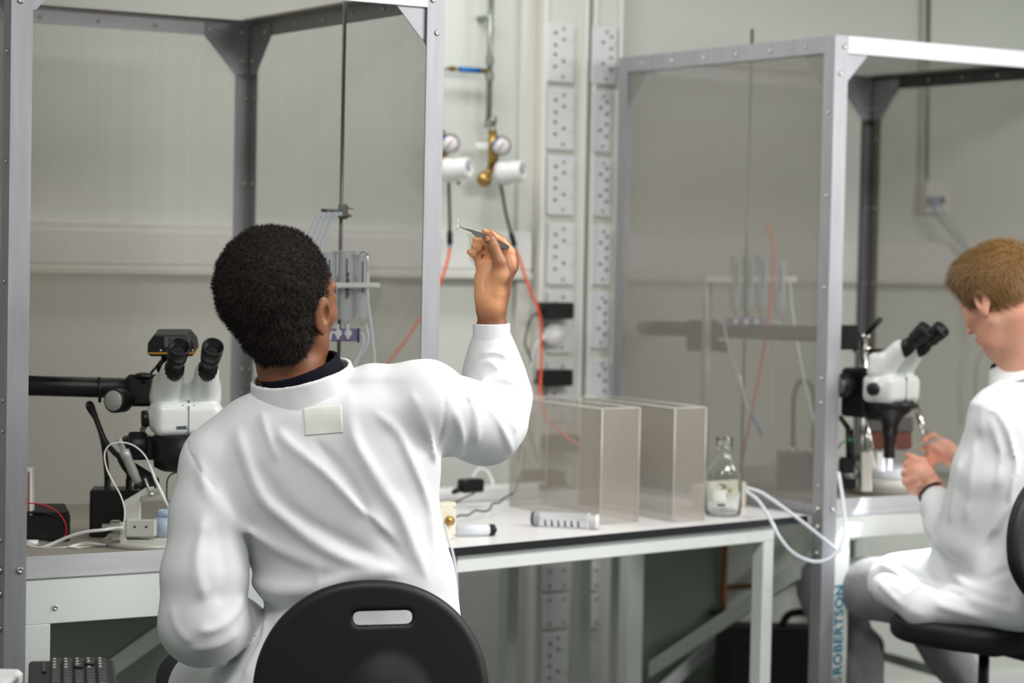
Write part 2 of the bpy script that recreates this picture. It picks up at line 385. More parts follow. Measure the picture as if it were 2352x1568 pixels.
# socket columns
xa = PY(1232, 600, WY-.05)[0]; xb = PY(1334, 600, WY-.05)[0]; xc = PY(1345, 600, WY-.05)[0]; xd = PY(1412, 600, WY-.05)[0]
struct('trim_1', MB().box((xa-.05, WY-.025, .1), (xa, WY, 2.8)), M['trunk'], bevel=.003)
def plate(px0, px1, py0, py1, mirror, blank, n, desc, where):
    Y = WY-.062
    a = PY(px0, (py0+py1)/2, Y); b = PY(px1, (py0+py1)/2, Y); z1 = PY((px0+px1)/2, py0, Y)[2]; z0 = PY((px0+px1)/2, py1, Y)[2]
    W = b[0]-a[0]; H = z1-z0
    t = thing('socket_plate', desc, 'power socket', ((a[0]+b[0])/2, Y+.002, z0), group='sockets on the '+where)
    obj('plate', MB().rbox((a[0], Y-.010, z0), (b[0], Y, z1), .006, axis=1), M['sock'], t)
    cx = (a[0]+b[0])/2
    sc = MB()
    for zz in (z0+.018, z1-.018):
        sc.lathe([(0, .0), (.004, .0), (.004, .002), (0, .002)], (cx+(W*.06 if not blank else -W*.25), Y-.0102, zz), (0, -1, 0), 12)
        if blank: sc.lathe([(0, .0), (.004, .0), (.004, .002), (0, .002)], (cx+W*.28, Y-.0102, zz+.0), (0, -1, 0), 12)
    obj('screw', sc, M['dsteel'], t)
    if not blank:
        for zc in (z0+H*.36, z0+H*.72):
            h = MB(); sg = -1 if mirror else 1
            for dx, dz in ((W*.08*sg, 0), (-W*.24*sg, .018), (-W*.24*sg, -.018)):
                h.box((cx+dx-.0045, Y-.0125, zc+dz-.003), (cx+dx+.0045, Y-.0100, zc+dz+.003))
            obj('outlet', h, M['hole'], t)
            obj('switch', MB().box((cx+W*.30, Y-.013, zc-.010), (cx+W*.38, Y-.010, zc+.010)), M['sock'], t, bevel=.001)
    return t
def column(x0, x1, kind, name):
    t = thing(name, kind, 'trunking', ((x0+x1)/2, WY, 0))
    obj('trunking_body', MB().box((x0, WY-.06, .1), (x1, WY, 2.8)), M['trunk'], t, bevel=.006)
    obj('ridge', MB().box((x0, WY-.07, .1), (x0+.014, WY-.058, 2.8)), M['dado'], t, bevel=.002)
    obj('ridge', MB().box((x1-.014, WY-.07, .1), (x1, WY-.058, 2.8)), M['dado'], t, bevel=.002)
column(xa, xb, 'wide beige vertical socket trunking right of the gas regulators', 'vertical_trunking')
column(xc, xd, 'narrower beige vertical socket trunking beside the right cage frame', 'vertical_trunking')
ordn = ['top', 'second', 'third', 'fourth', 'fifth', 'sixth']
ys = [(52, 190), (205, 345), (358, 495), (512, 655)]
for i, (a, b) in enumerate(ys):
    plate(1255, 1316, a, b, False, False, i, 'white double socket plate, %s from the top of the wide socket column' % ordn[i], 'wide column')
plate(1255, 1313, 668, 812, False, False, 4, 'white double socket plate carrying a black plug above a white plug', 'wide column')
plate(1254, 1311, 826, 968, False, False, 5, 'white double socket plate carrying the lower black plug', 'wide column')
plate(1243, 1305, 1296, 1357, False, True, 6, 'plain white blanking plate just below the table top level', 'wide column')
plate(1243, 1304, 1362, 1443, False, True, 7, 'plain white blanking plate, lower one above the bottom sockets', 'wide column')
plate(1242, 1303, 1450, 1590, False, False, 8, 'white double socket plate seen under the table, at the bottom of the wide column', 'wide column')
ys2 = [(60, 195), (208, 350), (362, 498), (518, 655), (670, 800), (822, 960)]
for i, (a, b) in enumerate(ys2):
    x0 = 1356 if i < 4 else 1352
    plate(x0, x0+44+(14 if i == 0 else 0), a, b, True, False, i, 'white double socket plate with mirrored holes, %s from the top of the narrow socket column' % ordn[i], 'narrow column')
plate(1341, 1372, 1296, 1357, True, True, 6, 'blank white plate on the narrow column below table height', 'narrow column')
plate(1341, 1372, 1362, 1443, True, True, 7, 'second blank white plate on the narrow column under the table', 'narrow column')
# wall pipe and data socket (right)
def wallpt(x, y, off=.03): return PY(x, y, WY-off)
p0, p1 = wallpt(2133, -60), wallpt(2128, 415)
obj_ = obj('conduit', MB().tube([p0, (p1[0], p0[1], p1[2])], .0085, 12), M['pipe']); tag(obj_, 'grey vertical conduit dropping to the data outlet on the back wall', 'pipe')
a = wallpt(2108, 418, 0); b = wallpt(2163, 490, 0)
t = thing('data_outlet', 'white square data outlet box on the back wall, two cables plugged in', 'data outlet', ((a[0]+b[0])/2, WY, b[2]))
obj('back_box', MB().rbox((a[0], WY-.045, b[2]), (b[0], WY, a[2]), .004, axis=1), M['wplas'], t)
cc = wallpt(2140, 462, .055); obj('connector', MB().rbox(cc-np.array([.012, .02, .014]), cc+np.array([.02, .016, .014]), .003, axis=1), M['bluecable'], t, label='blue connector')
cc2 = wallpt(2156, 460, .06); obj('connector', MB().rbox(cc2-np.array([.010, .02, .012]), cc2+np.array([.012, .02, .012]), .003, axis=1), M['dgrey'], t, label='grey connector')
for (x, y), name, lab, mm in (((2140, 470), 'data_cable', 'blue data cable hanging from the wall outlet down behind the fair-haired person', 'bluecable'), ((2158, 468), 'data_cable', 'pale grey data cable beside the blue one at the wall outlet', 'lgrey')):
    dx = x-2140
    ob = obj(name, MB().tube(spline([wallpt(x, y, .075), wallpt(2165+dx, 510, .09), wallpt(2200+dx*.8, 552, .09), wallpt(2235+dx*.5, 600, .09), wallpt(2256+dx*.3, 690, .09), wallpt(2256, 800, .08), wallpt(2242, 850, .07), wallpt(2238+dx*.2, 960, .06)]), .0042, 8), M[mm]); tag(ob, lab, 'cable')
# ================================================================ Faraday cages
p = .045; TH = .004; BZ = .85
def screw_mesh(r=.0065, name='screw'):
    return MB().lathe([(0, 0), (r, 0), (r*.98, r*.35), (r*.75, r*.62), (r*.45, r*.68), (r*.42, r*.3), (0, r*.3)], (0, 0, 0), (0, 0, 1), 14)
SCREW = {}
def screw(parent, pos, nrm, r=.0065):
    key = round(r, 5)
    if key not in SCREW:
        mb = screw_mesh(r); me = bpy.data.meshes.new('screw'); me.from_pydata(mb.v, [], mb.f); me.polygons.foreach_set('use_smooth', [True]*len(me.polygons)); me.materials.append(M['steel']); SCREW[key] = me
    o = bpy.data.objects.new('screw', SCREW[key]); COL.objects.link(o); o.parent = parent
    R = frame(nrm, (1, 0, 0) if abs(nrm[0]) < .9 else (0, 1, 0)); mw = Matrix.Identity(4)
    for i in range(3):
        mw[i][3] = float(pos[i])
        for j in range(3): mw[i][j] = float(R[i][j])
    o.matrix_local = rt(parent).inverted() @ mw
def cage(x0, y0, W, D, H, lab, seed, rear='alu'):
    t = thing('faraday_cage', lab, 'lab cage', (x0+W/2, y0+D/2, BZ)); rr = random.Random(seed)
    z0, z1 = BZ, BZ+H
    def angle_post(cx, cy, sx, sy, nm='post'):
        # L-section upright with its corner at (cx, cy), legs running to sx, sy
        a = MB(); q = lambda u, v: tuple(sorted((u, v)))
        xs = q(cx, cx+sx*p); yt = q(cy, cy+sy*TH); a.box((xs[0], yt[0], z0-.02 if sy > 0 else z0), (xs[1], yt[1], z1))
        xt = q(cx, cx+sx*TH); ysx = q(cy+sy*TH, cy+sy*p); a.box((xt[0], ysx[0], z0-.02 if sy > 0 else z0), (xt[1], ysx[1], z1))
        return a
    P = {}
    front_l = angle_post(x0, y0, 1, 1); front_r = angle_post(x0+W, y0, -1, 1); rear_l = angle_post(x0, y0+D, 1, -1); rear_r = angle_post(x0+W, y0+D, -1, -1)
    # the front uprights run down past the bench apron
    for nm, mbp, cx, s in (('fl', front_l, x0, 1), ('fr', front_r, x0+W, -1)):
        xs = sorted((cx, cx+s*p)); mbp.box((xs[0], y0, .012), (xs[1], y0+TH, z0-.02)); xt = sorted((cx, cx+s*TH)); mbp.box((xt[0], y0+TH, .012), (xt[1], y0+p, z0-.02))
        P[nm] = obj('post', mbp, M['alu'], t)
    P['rl'] = obj('post', rear_l, M['alu'], t); P['rr'] = obj('post', rear_r, M[rear], t)
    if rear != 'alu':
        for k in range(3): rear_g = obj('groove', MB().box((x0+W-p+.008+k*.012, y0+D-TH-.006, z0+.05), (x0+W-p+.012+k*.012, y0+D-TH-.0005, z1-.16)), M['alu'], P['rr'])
    rails = {}
    e = .0005
    def rail(key, lo, hi, lo2, hi2, m): rails[key] = obj('rail', MB().box(lo, hi).box(lo2, hi2), m, t)
    for zz, nm in ((z1, 'top'), (z0+p, 'bot')):
        hi_ = zz; lo_ = zz-p
        fl = (hi_-TH, hi_) if nm == 'top' else (lo_, lo_+TH); hb_ = hi_ if nm == 'top' else lo_+.0295
        rail(nm+'f', (x0+e, y0+TH, lo_), (x0+W-e, y0+TH*2, hi_), (x0+e, y0+TH*2, fl[0]), (x0+W-e, y0+p, fl[1]), M['aluh'])
        rail(nm+'b', (x0+TH+e, y0+D-2*TH, lo_), (x0+W-TH-e, y0+D-TH, hb_), (x0+TH+e, y0+D-p, fl[0]), (x0+W-TH-e, y0+D-2*TH, fl[1]), M['aluh'])
        rail(nm+'l', (x0+TH, y0+p+e, lo_), (x0+2*TH, y0+D-p-e, hb_), (x0+2*TH, y0+p+e, fl[0]), (x0+p, y0+D-p-e, fl[1]), M['alu'])
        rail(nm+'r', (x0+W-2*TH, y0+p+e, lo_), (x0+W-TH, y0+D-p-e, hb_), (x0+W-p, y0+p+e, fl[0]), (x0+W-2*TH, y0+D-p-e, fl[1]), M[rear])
    # side faces of the top rails outside, flush with the posts
    obj('rail_face', MB().box((x0-.0005, y0+p, z1-p), (x0+TH, y0+D-p, z1)), M['alu'], t)
    obj('rail_face', MB().box((x0+p, y0-.0005, z1-p), (x0+W-p, y0+TH-.0002, z1)), M['aluh'], t)
    # gusset plates
    g = .105; gt = .003
    def gus(pts, th, holes, nrm):
        o = obj('gusset', MB().prism(pts, th), M['alu'], t)
        for h in holes: screw(o, h, nrm)
    yf = y0+2*TH+gt
    for sx, cx in ((1, x0+p*.3), (-1, x0+W-p*.3)):
        gus([(cx, yf, z1-p*.5), (cx+sx*g, yf, z1-p*.5), (cx+sx*g, yf, z1-p), (cx+sx*p*.9, yf, z1-g-.01), (cx, yf, z1-g-.01)], (0, -gt, 0), [], (0, -1, 0))
        for hx, hz in ((cx+sx*.018, z1-.028), (cx+sx*.006, z1-.10)): screw(P['fl' if sx > 0 else 'fr'], (hx, y0-.0003, hz), (0, -1, 0))
        yb = y0+D-2*TH-.0005
        gus([(cx, yb, z1-p*.3), (cx+sx*g*1.15, yb, z1-p*.3), (cx+sx*g*1.15, yb, z1-p-.004), (cx+sx*p*.8, yb, z1-g-.035), (cx, yb, z1-g-.035)], (0, -gt, 0),
            [(cx+sx*.09, yb-gt, z1-.035), (cx+sx*.016, yb-gt, z1-.105), (cx+sx*.02, yb-gt, z1-.03)], (0, -1, 0))
        xs = x0+2*TH+.0005 if sx > 0 else x0+W-2*TH-.0005
        for yy, sy in ((y0+p*.3, 1), (y0+D-p*.3, -1)):
            gus([(xs, yy, z1-p*.3), (xs, yy+sy*g*1.15, z1-p*.3), (xs, yy+sy*g*1.15, z1-p-.004), (xs, yy+sy*p*.8, z1-g-.035), (xs, yy, z1-g-.035)], (sx*gt, 0, 0),
                [(xs+sx*gt, yy+sy*.09, z1-.035), (xs+sx*gt, yy+sy*.016, z1-.105)], (sx, 0, 0))
    # screws along the members
    for k in range(6):
        f = (k+.5)/6
        screw(rails['topb'], (x0+p+(W-2*p)*f, y0+D-2*TH-.0004, z1-.03), (0, -1, 0), .005)
        screw(rails['topr'], (x0+W-2*TH-.0004, y0+p+(D-2*p)*f, z1-.025), (-1, 0, 0), .005)
        screw(rails['topl'], (x0-.0006, y0+p+(D-2*p)*f, z1-.024), (-1, 0, 0), .0058)
    for z in (z1-.20, z1-.42, z1-.66, z1-.9, z0+.08, z0+.3):
        screw(P['rr'], (x0+W-.012-TH, y0+D-TH-.0004, z), (0, -1, 0), .005); screw(P['rr'], (x0+W-TH-.0004, y0+D-.03, z), (-1, 0, 0), .005)
        screw(P['fl'], (x0-.0004, y0+.02, z), (-1, 0, 0), .005)
    for z in (z0+.018, z0-.03, z0-.10): screw(P['fl'], (x0-.0004, y0+.022, z), (-1, 0, 0), .008)
    for z in (z0+.02,): screw(P['fl'], (x0+.031, y0-.0004, z), (0, -1, 0), .0075); screw(P['fr'], (x0+W-.031, y0-.0004, z), (0, -1, 0), .0075)
    # wire mesh
    q = .0008
    obj('mesh_panel', MB().box((x0+TH+.002, y0+D-TH+.0005, z0+.02), (x0+W-TH-.002, y0+D-TH+.0005+q, z1-.01)), M['mesh' if rear == 'alu' else 'mesh4'], t)
    obj('mesh_panel', MB().box((x0+W-TH-.0005, y0+.02, z0+.02), (x0+W-TH-.0005+q, y0+D-.012, z1-.01)), M['mesh'], t)
    obj('mesh_panel', MB().box((x0+TH+.0005, y0+.02, z0+.02), (x0+TH+.0005+q, y0+D-.012, z1-.01)), M['mesh3'], t)
    obj('mesh_roof', MB().box((x0+.01, y0+.012, z1-.006), (x0+W-.01, y0+D-.012, z1-.006+q)), M['mesh'], t)
    obj('base_plate', MB().box((x0+2*TH+.001, y0+2*TH+.001, z0+.0045), (x0+W-2*TH-.001, y0+D-2*TH-.001, z0+.030)), M['basep'], t)
    return t
LX, LY, LW, LD, LH = 0., 0., .997, .998, 1.262
RX, RY, RW, RD, RH = 2.3202, .2509, .987, .998, 1.264
cage(LX, LY, LW, LD, LH, 'open-fronted aluminium cage of wire mesh on the left bench, around the large microscope', 1)
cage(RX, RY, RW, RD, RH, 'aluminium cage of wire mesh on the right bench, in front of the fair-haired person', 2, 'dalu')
# ================================================================ benches under the cages
def bench(x0, y0, W, D, lab, apron, shade_panel=False):
    t = thing('lab_bench', lab, 'bench', (x0+W/2, y0+D/2, 0))
    obj('worktop', MB().box((x0+.006, y0+.0125, BZ-.026), (x0+W+.010, y0+D+.03, BZ-.0004)), M['lam'], t)
    ya = y0+.012
    ya = y0+.0085; ap = obj('apron', MB().box((x0+.006, ya, BZ-.027-apron), (x0+W-.002, ya+.0035, BZ-.0006)).box((x0+.006, ya+.0035, BZ-.027-apron), (x0+W-.002, ya+.05, BZ-.027)), M['white_pc'], t, bevel=.002)
    for fx in (.11, .5, .9): screw(ap, (x0+fx*W, ya-.0003, BZ-.062), (0, -1, 0), .006)
    obj('apron', MB().box((x0+.006, y0+D-.04, BZ-.027-apron), (x0+W-.002, y0+D+.01, BZ-.027)), M['white_pc'], t, bevel=.002)
    legs = []
    for lx in (x0+.046, x0+W-.062):
        for ly in (y0+.008, y0+D-.045):
            legs.append(obj('leg', MB().box((lx, ly, 0), (lx+.055, ly+.05, BZ-.027-apron)), M['white_pc'], t, bevel=.002))
        obj('side_rail', MB().box((lx+.006, y0+.06, .14), (lx+.048, y0+D-.046, .19)), M['white_pc'], t, bevel=.002)
    zt = BZ-.027-apron
    obj('brace', MB().prism([(x0+.1, y0+D-.03, .12), (x0+.1, y0+D-.03, .17), (x0+W-.1, y0+D-.03, zt-.10), (x0+W-.1, y0+D-.03, zt-.15)], (0, .004, 0)), M['white_pc'], t)
    if shade_panel: obj('back_shade_panel', MB().box((x0+.01, y0+D-.022, .04), (x0+W-.01, y0+D-.012, zt)), M['shade_panel'], t, label='added grey-green backing standing in for shade')  # panel added to darken the shaded space under the bench
    return t, legs
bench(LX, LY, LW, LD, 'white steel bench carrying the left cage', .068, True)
RB, rlegs = bench(RX, RY, RW, RD, 'white steel bench carrying the right cage, teal lettering on its leg', .035)
# ================================================================ table between the cages and what stands on it
ty = math.atan2(.2105, 1.2262); tx = np.array([math.cos(ty), math.sin(ty), 0]); tn = np.array([-math.sin(ty), math.cos(ty), 0])
TA = np.array([1.092, .0915, 0]); TB = np.array([2.308, .300, 0]); TZ = .85
tb = thing('lab_table', 'white-topped table with black edge between the two cages', 'table', (1.65, .6, 0))
cor = [TA, TB, TB+tn*.80, np.array([1.012, TA[1]+.79, 0])]
obj('core_board', MB().prism([c+np.array([0, 0, TZ-.020]) for c in cor], (0, 0, .0186)), M['edge'], tb, label='black table edge')
obj('laminate_top', MB().prism([c+np.array([0, 0, TZ-.0012]) for c in cor], (0, 0, .0012)), M['lam'], tb)
def tl(u, v, z): return TA+tx*u+tn*v+np.array([0, 0, z])
def beam(u0, u1, v0, v1, z0, z1): return MB().hexa([tl(u0, v0, z0), tl(u1, v0, z0), tl(u1, v1, z0), tl(u0, v1, z0), tl(u0, v0, z1), tl(u1, v0, z1), tl(u1, v1, z1), tl(u0, v1, z1)])
obj('frame_rail', beam(.03, 1.118, .012, .052, TZ-.062, TZ-.021), M['white_pc'], tb, bevel=.002)
obj('frame_rail', beam(.06, 1.118, .70, .74, TZ-.062, TZ-.021), M['white_pc'], tb, bevel=.002)
obj('frame_rail', beam(1.078, 1.118, .053, .699, TZ-.062, TZ-.021), M['white_pc'], tb, bevel=.002)
obj('frame_rail', beam(.06, .10, .053, .699, TZ-.062, TZ-.021), M['white_pc'], tb, bevel=.002)
for u, v in ((1.078, .012), (1.078, .70), (.0, .34), (.06, .70), (.80, .70)): obj('leg', beam(u, u+.04, v, v+.04, 0, TZ-.0625), M['white_pc'], tb, bevel=.003)
# mesh enclosures
def encl(lab, x, y, d):
    H = .292; w, l = EW, .433
    t = thing('mesh_enclosure', lab, 'mesh box', (x, y, TZ), group=None)
    for lo, hi in (((x, y, TZ+.001), (x+w, y+.0012, TZ+H)), ((x, y+l, TZ+.001), (x+w, y+l+.0012, TZ+H)), ((x, y+.0014, TZ+.001), (x+.0012, y+l-.0002, TZ+H)), ((x+w-.0012, y+.0014, TZ+.001), (x+w, y+l-.0002, TZ+H))):
        obj('mesh_panel', MB().box(lo, hi), M['mesh2'], t)
    e = .0022
    for (a, b) in (((x, y), (x+w, y)), ((x+w, y), (x+w, y+l)), ((x+w, y+l), (x, y+l)), ((x, y+l), (x, y))):
        obj('rim', MB().tube([(a[0], a[1], TZ+H), (b[0], b[1], TZ+H)], e*.8, 8), M['lgrey'], t)
    for (a) in ((x, y), (x+w, y), (x+w, y+l), (x, y+l)): obj('corner_seam', MB().tube([(a[0], a[1], TZ+.001), (a[0], a[1], TZ+H)], e*.7, 8), M['lgrey'], t)
    return t
a = PZ(1378, 1205, TZ); EW = .115; encl('open-topped wire mesh box nearest the person with raised hand', a[0], a[1], 0)
a = PZ(1545, 1200, TZ); EW = .098; encl('open-topped wire mesh box next to the glass bottle', a[0], a[1], 0)
# bottle
b = PZ(1660, 1184, TZ); b = b+np.array([0, .0, 0])
bt = thing('glass_bottle', 'clear glass laboratory bottle without a cap, standing on the white table', 'bottle', (b[0], b[1], TZ))
prof = [(.001, .003), (.040, .002), (.047, .006), (.0485, .014), (.0485, .100), (.0470, .112), (.0420, .126), (.033, .142), (.0245, .156), (.0205, .166), (.0195, .172), (.0232, .174), (.0232, .179), (.0205, .181), (.0205, .196), (.0222, .198), (.0222, .203), (.0205, .206)]
inn = [(.0175, .206), (.0170, .172), (.0215, .158), (.030, .144), (.0395, .126), (.0445, .112), (.0458, .100), (.0458, .016), (.040, .008), (.001, .008)]
obj('glass', MB().lathe(prof+inn, (b[0], b[1], TZ), seg=48), M['glass'], bt)
dz = -np.array([ray(1660, 1100)[0], ray(1660, 1100)[1], 0]); dz /= np.linalg.norm(dz); sx_ = np.array([-dz[1], dz[0], 0])
def arcpatch(c, r, a0, a1, z0, z1, n=10):
    mb = MB(); P = [c+r*(dz*math.cos(t)+sx_*math.sin(t)) for t in np.linspace(a0, a1, n)]; P2 = [c+(r+.0006)*(dz*math.cos(t)+sx_*math.sin(t)) for t in np.linspace(a0, a1, n)]
    for i in range(n-1):
        q = [P[i], P[i+1], P2[i+1], P2[i]]; mb.hexa([tuple(v+np.array([0, 0, z0])) for v in q]+[tuple(v+np.array([0, 0, z1])) for v in q])
    return mb
bc = np.array([b[0], b[1], TZ])
M['wprint'] = mat('white_print', (235, 238, 236), .6)
obj('label', arcpatch(bc, .0487, -.55, .15, .045, .072), M['wprint'], bt, label='white writing patch')
obj('printed_mark', arcpatch(bc, .0487, -.25, .05, .085, .089), M['teal'], bt)
obj('printed_mark', arcpatch(bc, .0487, -.30, .10, .030, .036), M['print'], bt)
for i in range(4): obj('scale_mark', arcpatch(bc, .0487, .35, .55, .035+.018*i, .0362+.018*i, 4), M['wprint'], bt)
# cream valve box behind the bottle, with its tubes
a = PZ(1607, 1172, TZ); e = PZ(1714, 1164, TZ)
vb = thing('valve_box', 'cream plastic box with brass fittings behind the glass bottle', 'valve box', (a[0], a[1], TZ))
dirx = (e-a)/np.linalg.norm(e-a); Rv = np.stack([dirx, np.cross(_u, dirx), _u], 1)
obj('housing', MB().rbox((0, 0, 0), (np.linalg.norm(e-a), .035, .068), .004, Rv, a), M['cream'], vb)
for u, z in ((.085, .02), (.085, .05), (.112, .033)): obj('fitting', MB().lathe([(0, 0), (.006, 0), (.006, .008), (.004, .009), (.004, .016), (0, .016)], a+Rv@np.array([u, 0, z]), -Rv[:, 1], 12), M['brass'], vb)
def tub(name, pts, r, m, lab, cat='tube', n=8, seg=10, grp=None):
    o = obj(name, MB().tube(spline(pts, n), r, seg), M[m]); tag(o, lab, cat, grp); return o
tub('silicone_tube', [V(1712, 1119, 5.98), V(1750, 1132, 5.95), V(1800, 1166, 5.92), V(1850, 1204, 5.90), V(1890, 1236, 5.89), V(1922, 1262, 5.89), V(1932, 1262, 5.89)], .0048, 'silic', 'upper milky tube running from the cream box down past the cage post')
tub('silicone_tube', [V(1712, 1126, 5.96), V(1742, 1150, 5.93), V(1768, 1190, 5.90), V(1790, 1232, 5.88), V(1820, 1268, 5.87), V(1860, 1288, 5.87), V(1895, 1287, 5.87), V(1922, 1268, 5.875), V(1938, 1230, 5.89), V(1940, 1180, 5.92), V(1932, 1120, 5.98), V(1926, 1085, 6.02)], .0048, 'silic', 'looping milky tube hanging below the table edge in front of the cage post')
# syringes lying on the table
def syringe(lab, a, b_, r, stopper):
    ax = b_-a; L = np.linalg.norm(ax); ax /= L
    t = thing('syringe', lab, 'syringe', tuple((a+b_)/2-np.array([0, 0, r])))
    if stopper:   # plain barrel ending in a dark rubber plunger head
        obj('barrel', MB().lathe([(0, 0), (r, 0), (r, L*.78), (r*.8, L*.80), (0, L*.80)], a, ax, 24), M['silic'], t)
        obj('plunger_seal', MB().lathe([(0, 0), (r*1.04, 0), (r*1.04, L*.10), (r*.95, L*.12), (0, L*.19)], a+ax*L*.81, ax, 24), M['black'], t)
    else:
        obj('barrel', MB().lathe([(0, .03*L), (r*.9, .03*L), (r, .06*L), (r, .84*L), (r*1.15, .85*L), (r*1.15, .88*L), (0, .88*L)], a, ax, 24), M['syr'], t)
        obj('plunger_seal', MB().lathe([(0, 0), (r*.93, 0), (r*.93, L*.09), (0, L*.09)], a, ax, 24), M['print'], t)
        obj('plunger', MB().lathe([(0, 0), (r*.8, 0), (r*.8, L*.09), (r*1.02, L*.10), (r*1.02, L*.125), (0, L*.125)], a+ax*L*.88, ax, 24), M['wplas'], t)
        for i in range(6): obj('scale_mark', MB().box((-.003, -r*.42, -.0002), (.003, r*.42, .0006), frame(-FW+UP*-.3, ax), a+ax*L*(.2+.1*i)+(-FW*.90-UP*.42)*r), M['print'], t)
    return t
r_ = .0185; a = PZ(1222, 1208, TZ)+np.array([0, 0, r_]); b_ = PZ(1373, 1216, TZ)+np.array([0, 0, r_]); a[2] = b_[2] = TZ+r_+.001
syringe('large clear syringe lying on the table in front of the mesh boxes', a, b_, r_, False)
r_ = .0135; a = PZ(1048, 1232, TZ); b_ = PZ(1142, 1230, TZ); a[2] = b_[2] = TZ+r_+.001
syringe('white barrel with black rubber end lying beside the cream valve block', a, b_, r_, True)
# cream valve block near the person
a = PZ(1008, 1240, TZ); e = PZ(1048, 1236, TZ); d_ = (e-a)/np.linalg.norm(e-a); Rv = np.stack([d_, np.cross(_u, d_), _u], 1); L = np.linalg.norm(e-a)
vk = thing('valve_block', 'cream block with a brass knob at the left end of the table', 'valve block', tuple(a))
obj('housing', MB().rbox((0, 0, 0), (L, .03, .086), .004, Rv, a), M['cream'], vk)
obj('knob', MB().lathe([(0, 0), (.011, 0), (.012, .004), (.010, .012), (0, .013)], a+Rv@np.array([L*.52, 0, .044]), -Rv[:, 1], 18), M['brass'], vk)
for u, z in ((L*.88, .076), (L*.88, .010)): obj('screw', MB().lathe([(0, 0), (.004, 0), (.003, .002), (0, .002)], a+Rv@np.array([u, 0, z]), -Rv[:, 1], 12), M['steel'], vk)
tub('clear_tube', [V(1022, 1205, 5.30), V(1030, 1235, 5.24), V(1040, 1270, 5.20), V(1047, 1310, 5.18), V(1050, 1360, 5.18), V(1046, 1420, 5.20), V(1040, 1500, 5.22)], .0032, 'silic', 'thin clear tube hanging down off the left end of the table')
# power strip, adapter and leads at the back of the table
a = PZ(1000, 1158, TZ); e = PZ(1240, 1143, TZ); d_ = (e-a)/np.linalg.norm(e-a); Rv = np.stack([d_, np.cross(_u, d_), _u], 1); L = np.linalg.norm(e-a)
ps_ = thing('power_strip', 'long white power strip lying along the back of the table', 'power strip', tuple(a))
obj('housing', MB().rbox((0, 0, 0), (L, .055, .038), .008, Rv, a, axis=0), M['wplas'], ps_)
for i in range(4):
    o_ = obj('outlet', MB().rbox((.04+i*.10, .008, .0375), (.09+i*.10, .047, .0395), .004, Rv, a), M['sock'], ps_)
a2 = PZ(1082, 1130, TZ+.04)
Ra = np.stack([RT*.97+UP*.1, FW, UP], 1)
ad = thing('power_adapter', 'black power adapter plugged into the white strip, below the raised elbow', 'adapter', tuple(a2))
obj('housing', MB().rbox((-.035, -.02, .0), (.032, .02, .036), .008, Rv, a2), M['black'], ad)
obj('cord_grip', MB().cyl(a2+np.array([0, 0, .012])-d_*.034, a2+np.array([0, 0, .002])-d_*.060, .010, .006), M['black'], ad)
tub('white_cable', [V(1085, 1098, 6.35), V(1100, 1078, 6.36), V(1120, 1085, 6.36), V(1132, 1110, 6.34), V(1128, 1118, 6.32)], .006, 'wplas', 'white lead arching behind the black power adapter', 'cable')
tub('black_cable', [V(1030, 1160, 5.98), V(1060, 1146, 6.02), V(1090, 1132, 6.08)], .0022, 'dgrey', 'thin dark lead from the valve block towards the black adapter', 'cable')
tub('coiled_cable', [V(1049, 1186, 5.75), V(1060, 1183, 5.78), V(1075, 1183, 5.80), V(1092, 1172, 5.85), V(1108, 1174, 5.86), V(1124, 1170, 5.90), V(1132, 1156, 5.98), V(1146, 1154, 6.0), V(1160, 1142, 6.08), V(1178, 1132, 6.15), V(1186, 1118, 6.2), V(1200, 1080, 6.3), V(1205, 1040, 6.35), V(1190, 1010, 6.4)], .0024, 'dgrey', 'thin dark wavy cable running across the table to the first mesh box', 'cable')
# plugs on the wide socket column
def plug(lab, x0, x1, y0, y1, m, round_=False):
    a = PY((x0+x1)/2, (y0+y1)/2, WY-.10); W = abs(PY(x1, y0, WY-.10)[0]-PY(x0, y0, WY-.10)[0]); Hh = abs(PY(x0, y0, WY-.10)[2]-PY(x0, y1, WY-.10)[2])
    t = thing('power_plug', lab, 'plug', (a[0], WY-.075, a[2]))
    if round_:
        obj('housing', MB().lathe([(0, 0), (Hh*.5, 0), (Hh*.52, .012), (Hh*.42, .030), (0, .034)], (a[0], WY-.0745, a[2]), (0, -1, 0), 24), M[m], t)
        obj('cord_grip', MB().cyl((a[0]-W*.35, WY-.085, a[2]), (a[0]-W*.55, WY-.09, a[2]-.01), .007, .005), M[m], t)
    else:
        obj('housing', MB().rbox((a[0]-W/2, WY-.125, a[2]-Hh/2), (a[0]+W/2, WY-.0745, a[2]+Hh/2), .007, axis=1), M[m], t)
        obj('cord_grip', MB().cyl((a[0]-W*.50, WY-.10, a[2]), (a[0]-W*.62, WY-.10, a[2]-.006), .006, .004), M[m], t)
    return a
plug('black power plug, upper of the two on the wide socket column', 1242, 1310, 694, 732, 'black'); plug('black power plug, lower of the two on the wide socket column', 1240, 1308, 848, 886, 'black')
plug('white power plug between the two black ones', 1250, 1306, 744, 796, 'wplas', True)
w6 = lambda x, y, o=.1: PY(x, y, WY-o)
tub('grey_cable', [w6(1238, 714), w6(1220, 730), w6(1210, 760), w6(1206, 790), w6(1214, 810), w6(1222, 840), w6(1218, 900), w6(1200, 960, .13), w6(1190, 1060, .2)], .003, 'dgrey', 'thin dark lead dropping from the upper black plug', 'cable')
tub('grey_cable', [w6(1236, 868), w6(1224, 880), w6(1216, 905), w6(1212, 960, .13), w6(1222, 1010, .2), w6(1235, 1060, .3)], .003, 'dgrey', 'thin dark lead dropping from the lower black plug', 'cable')
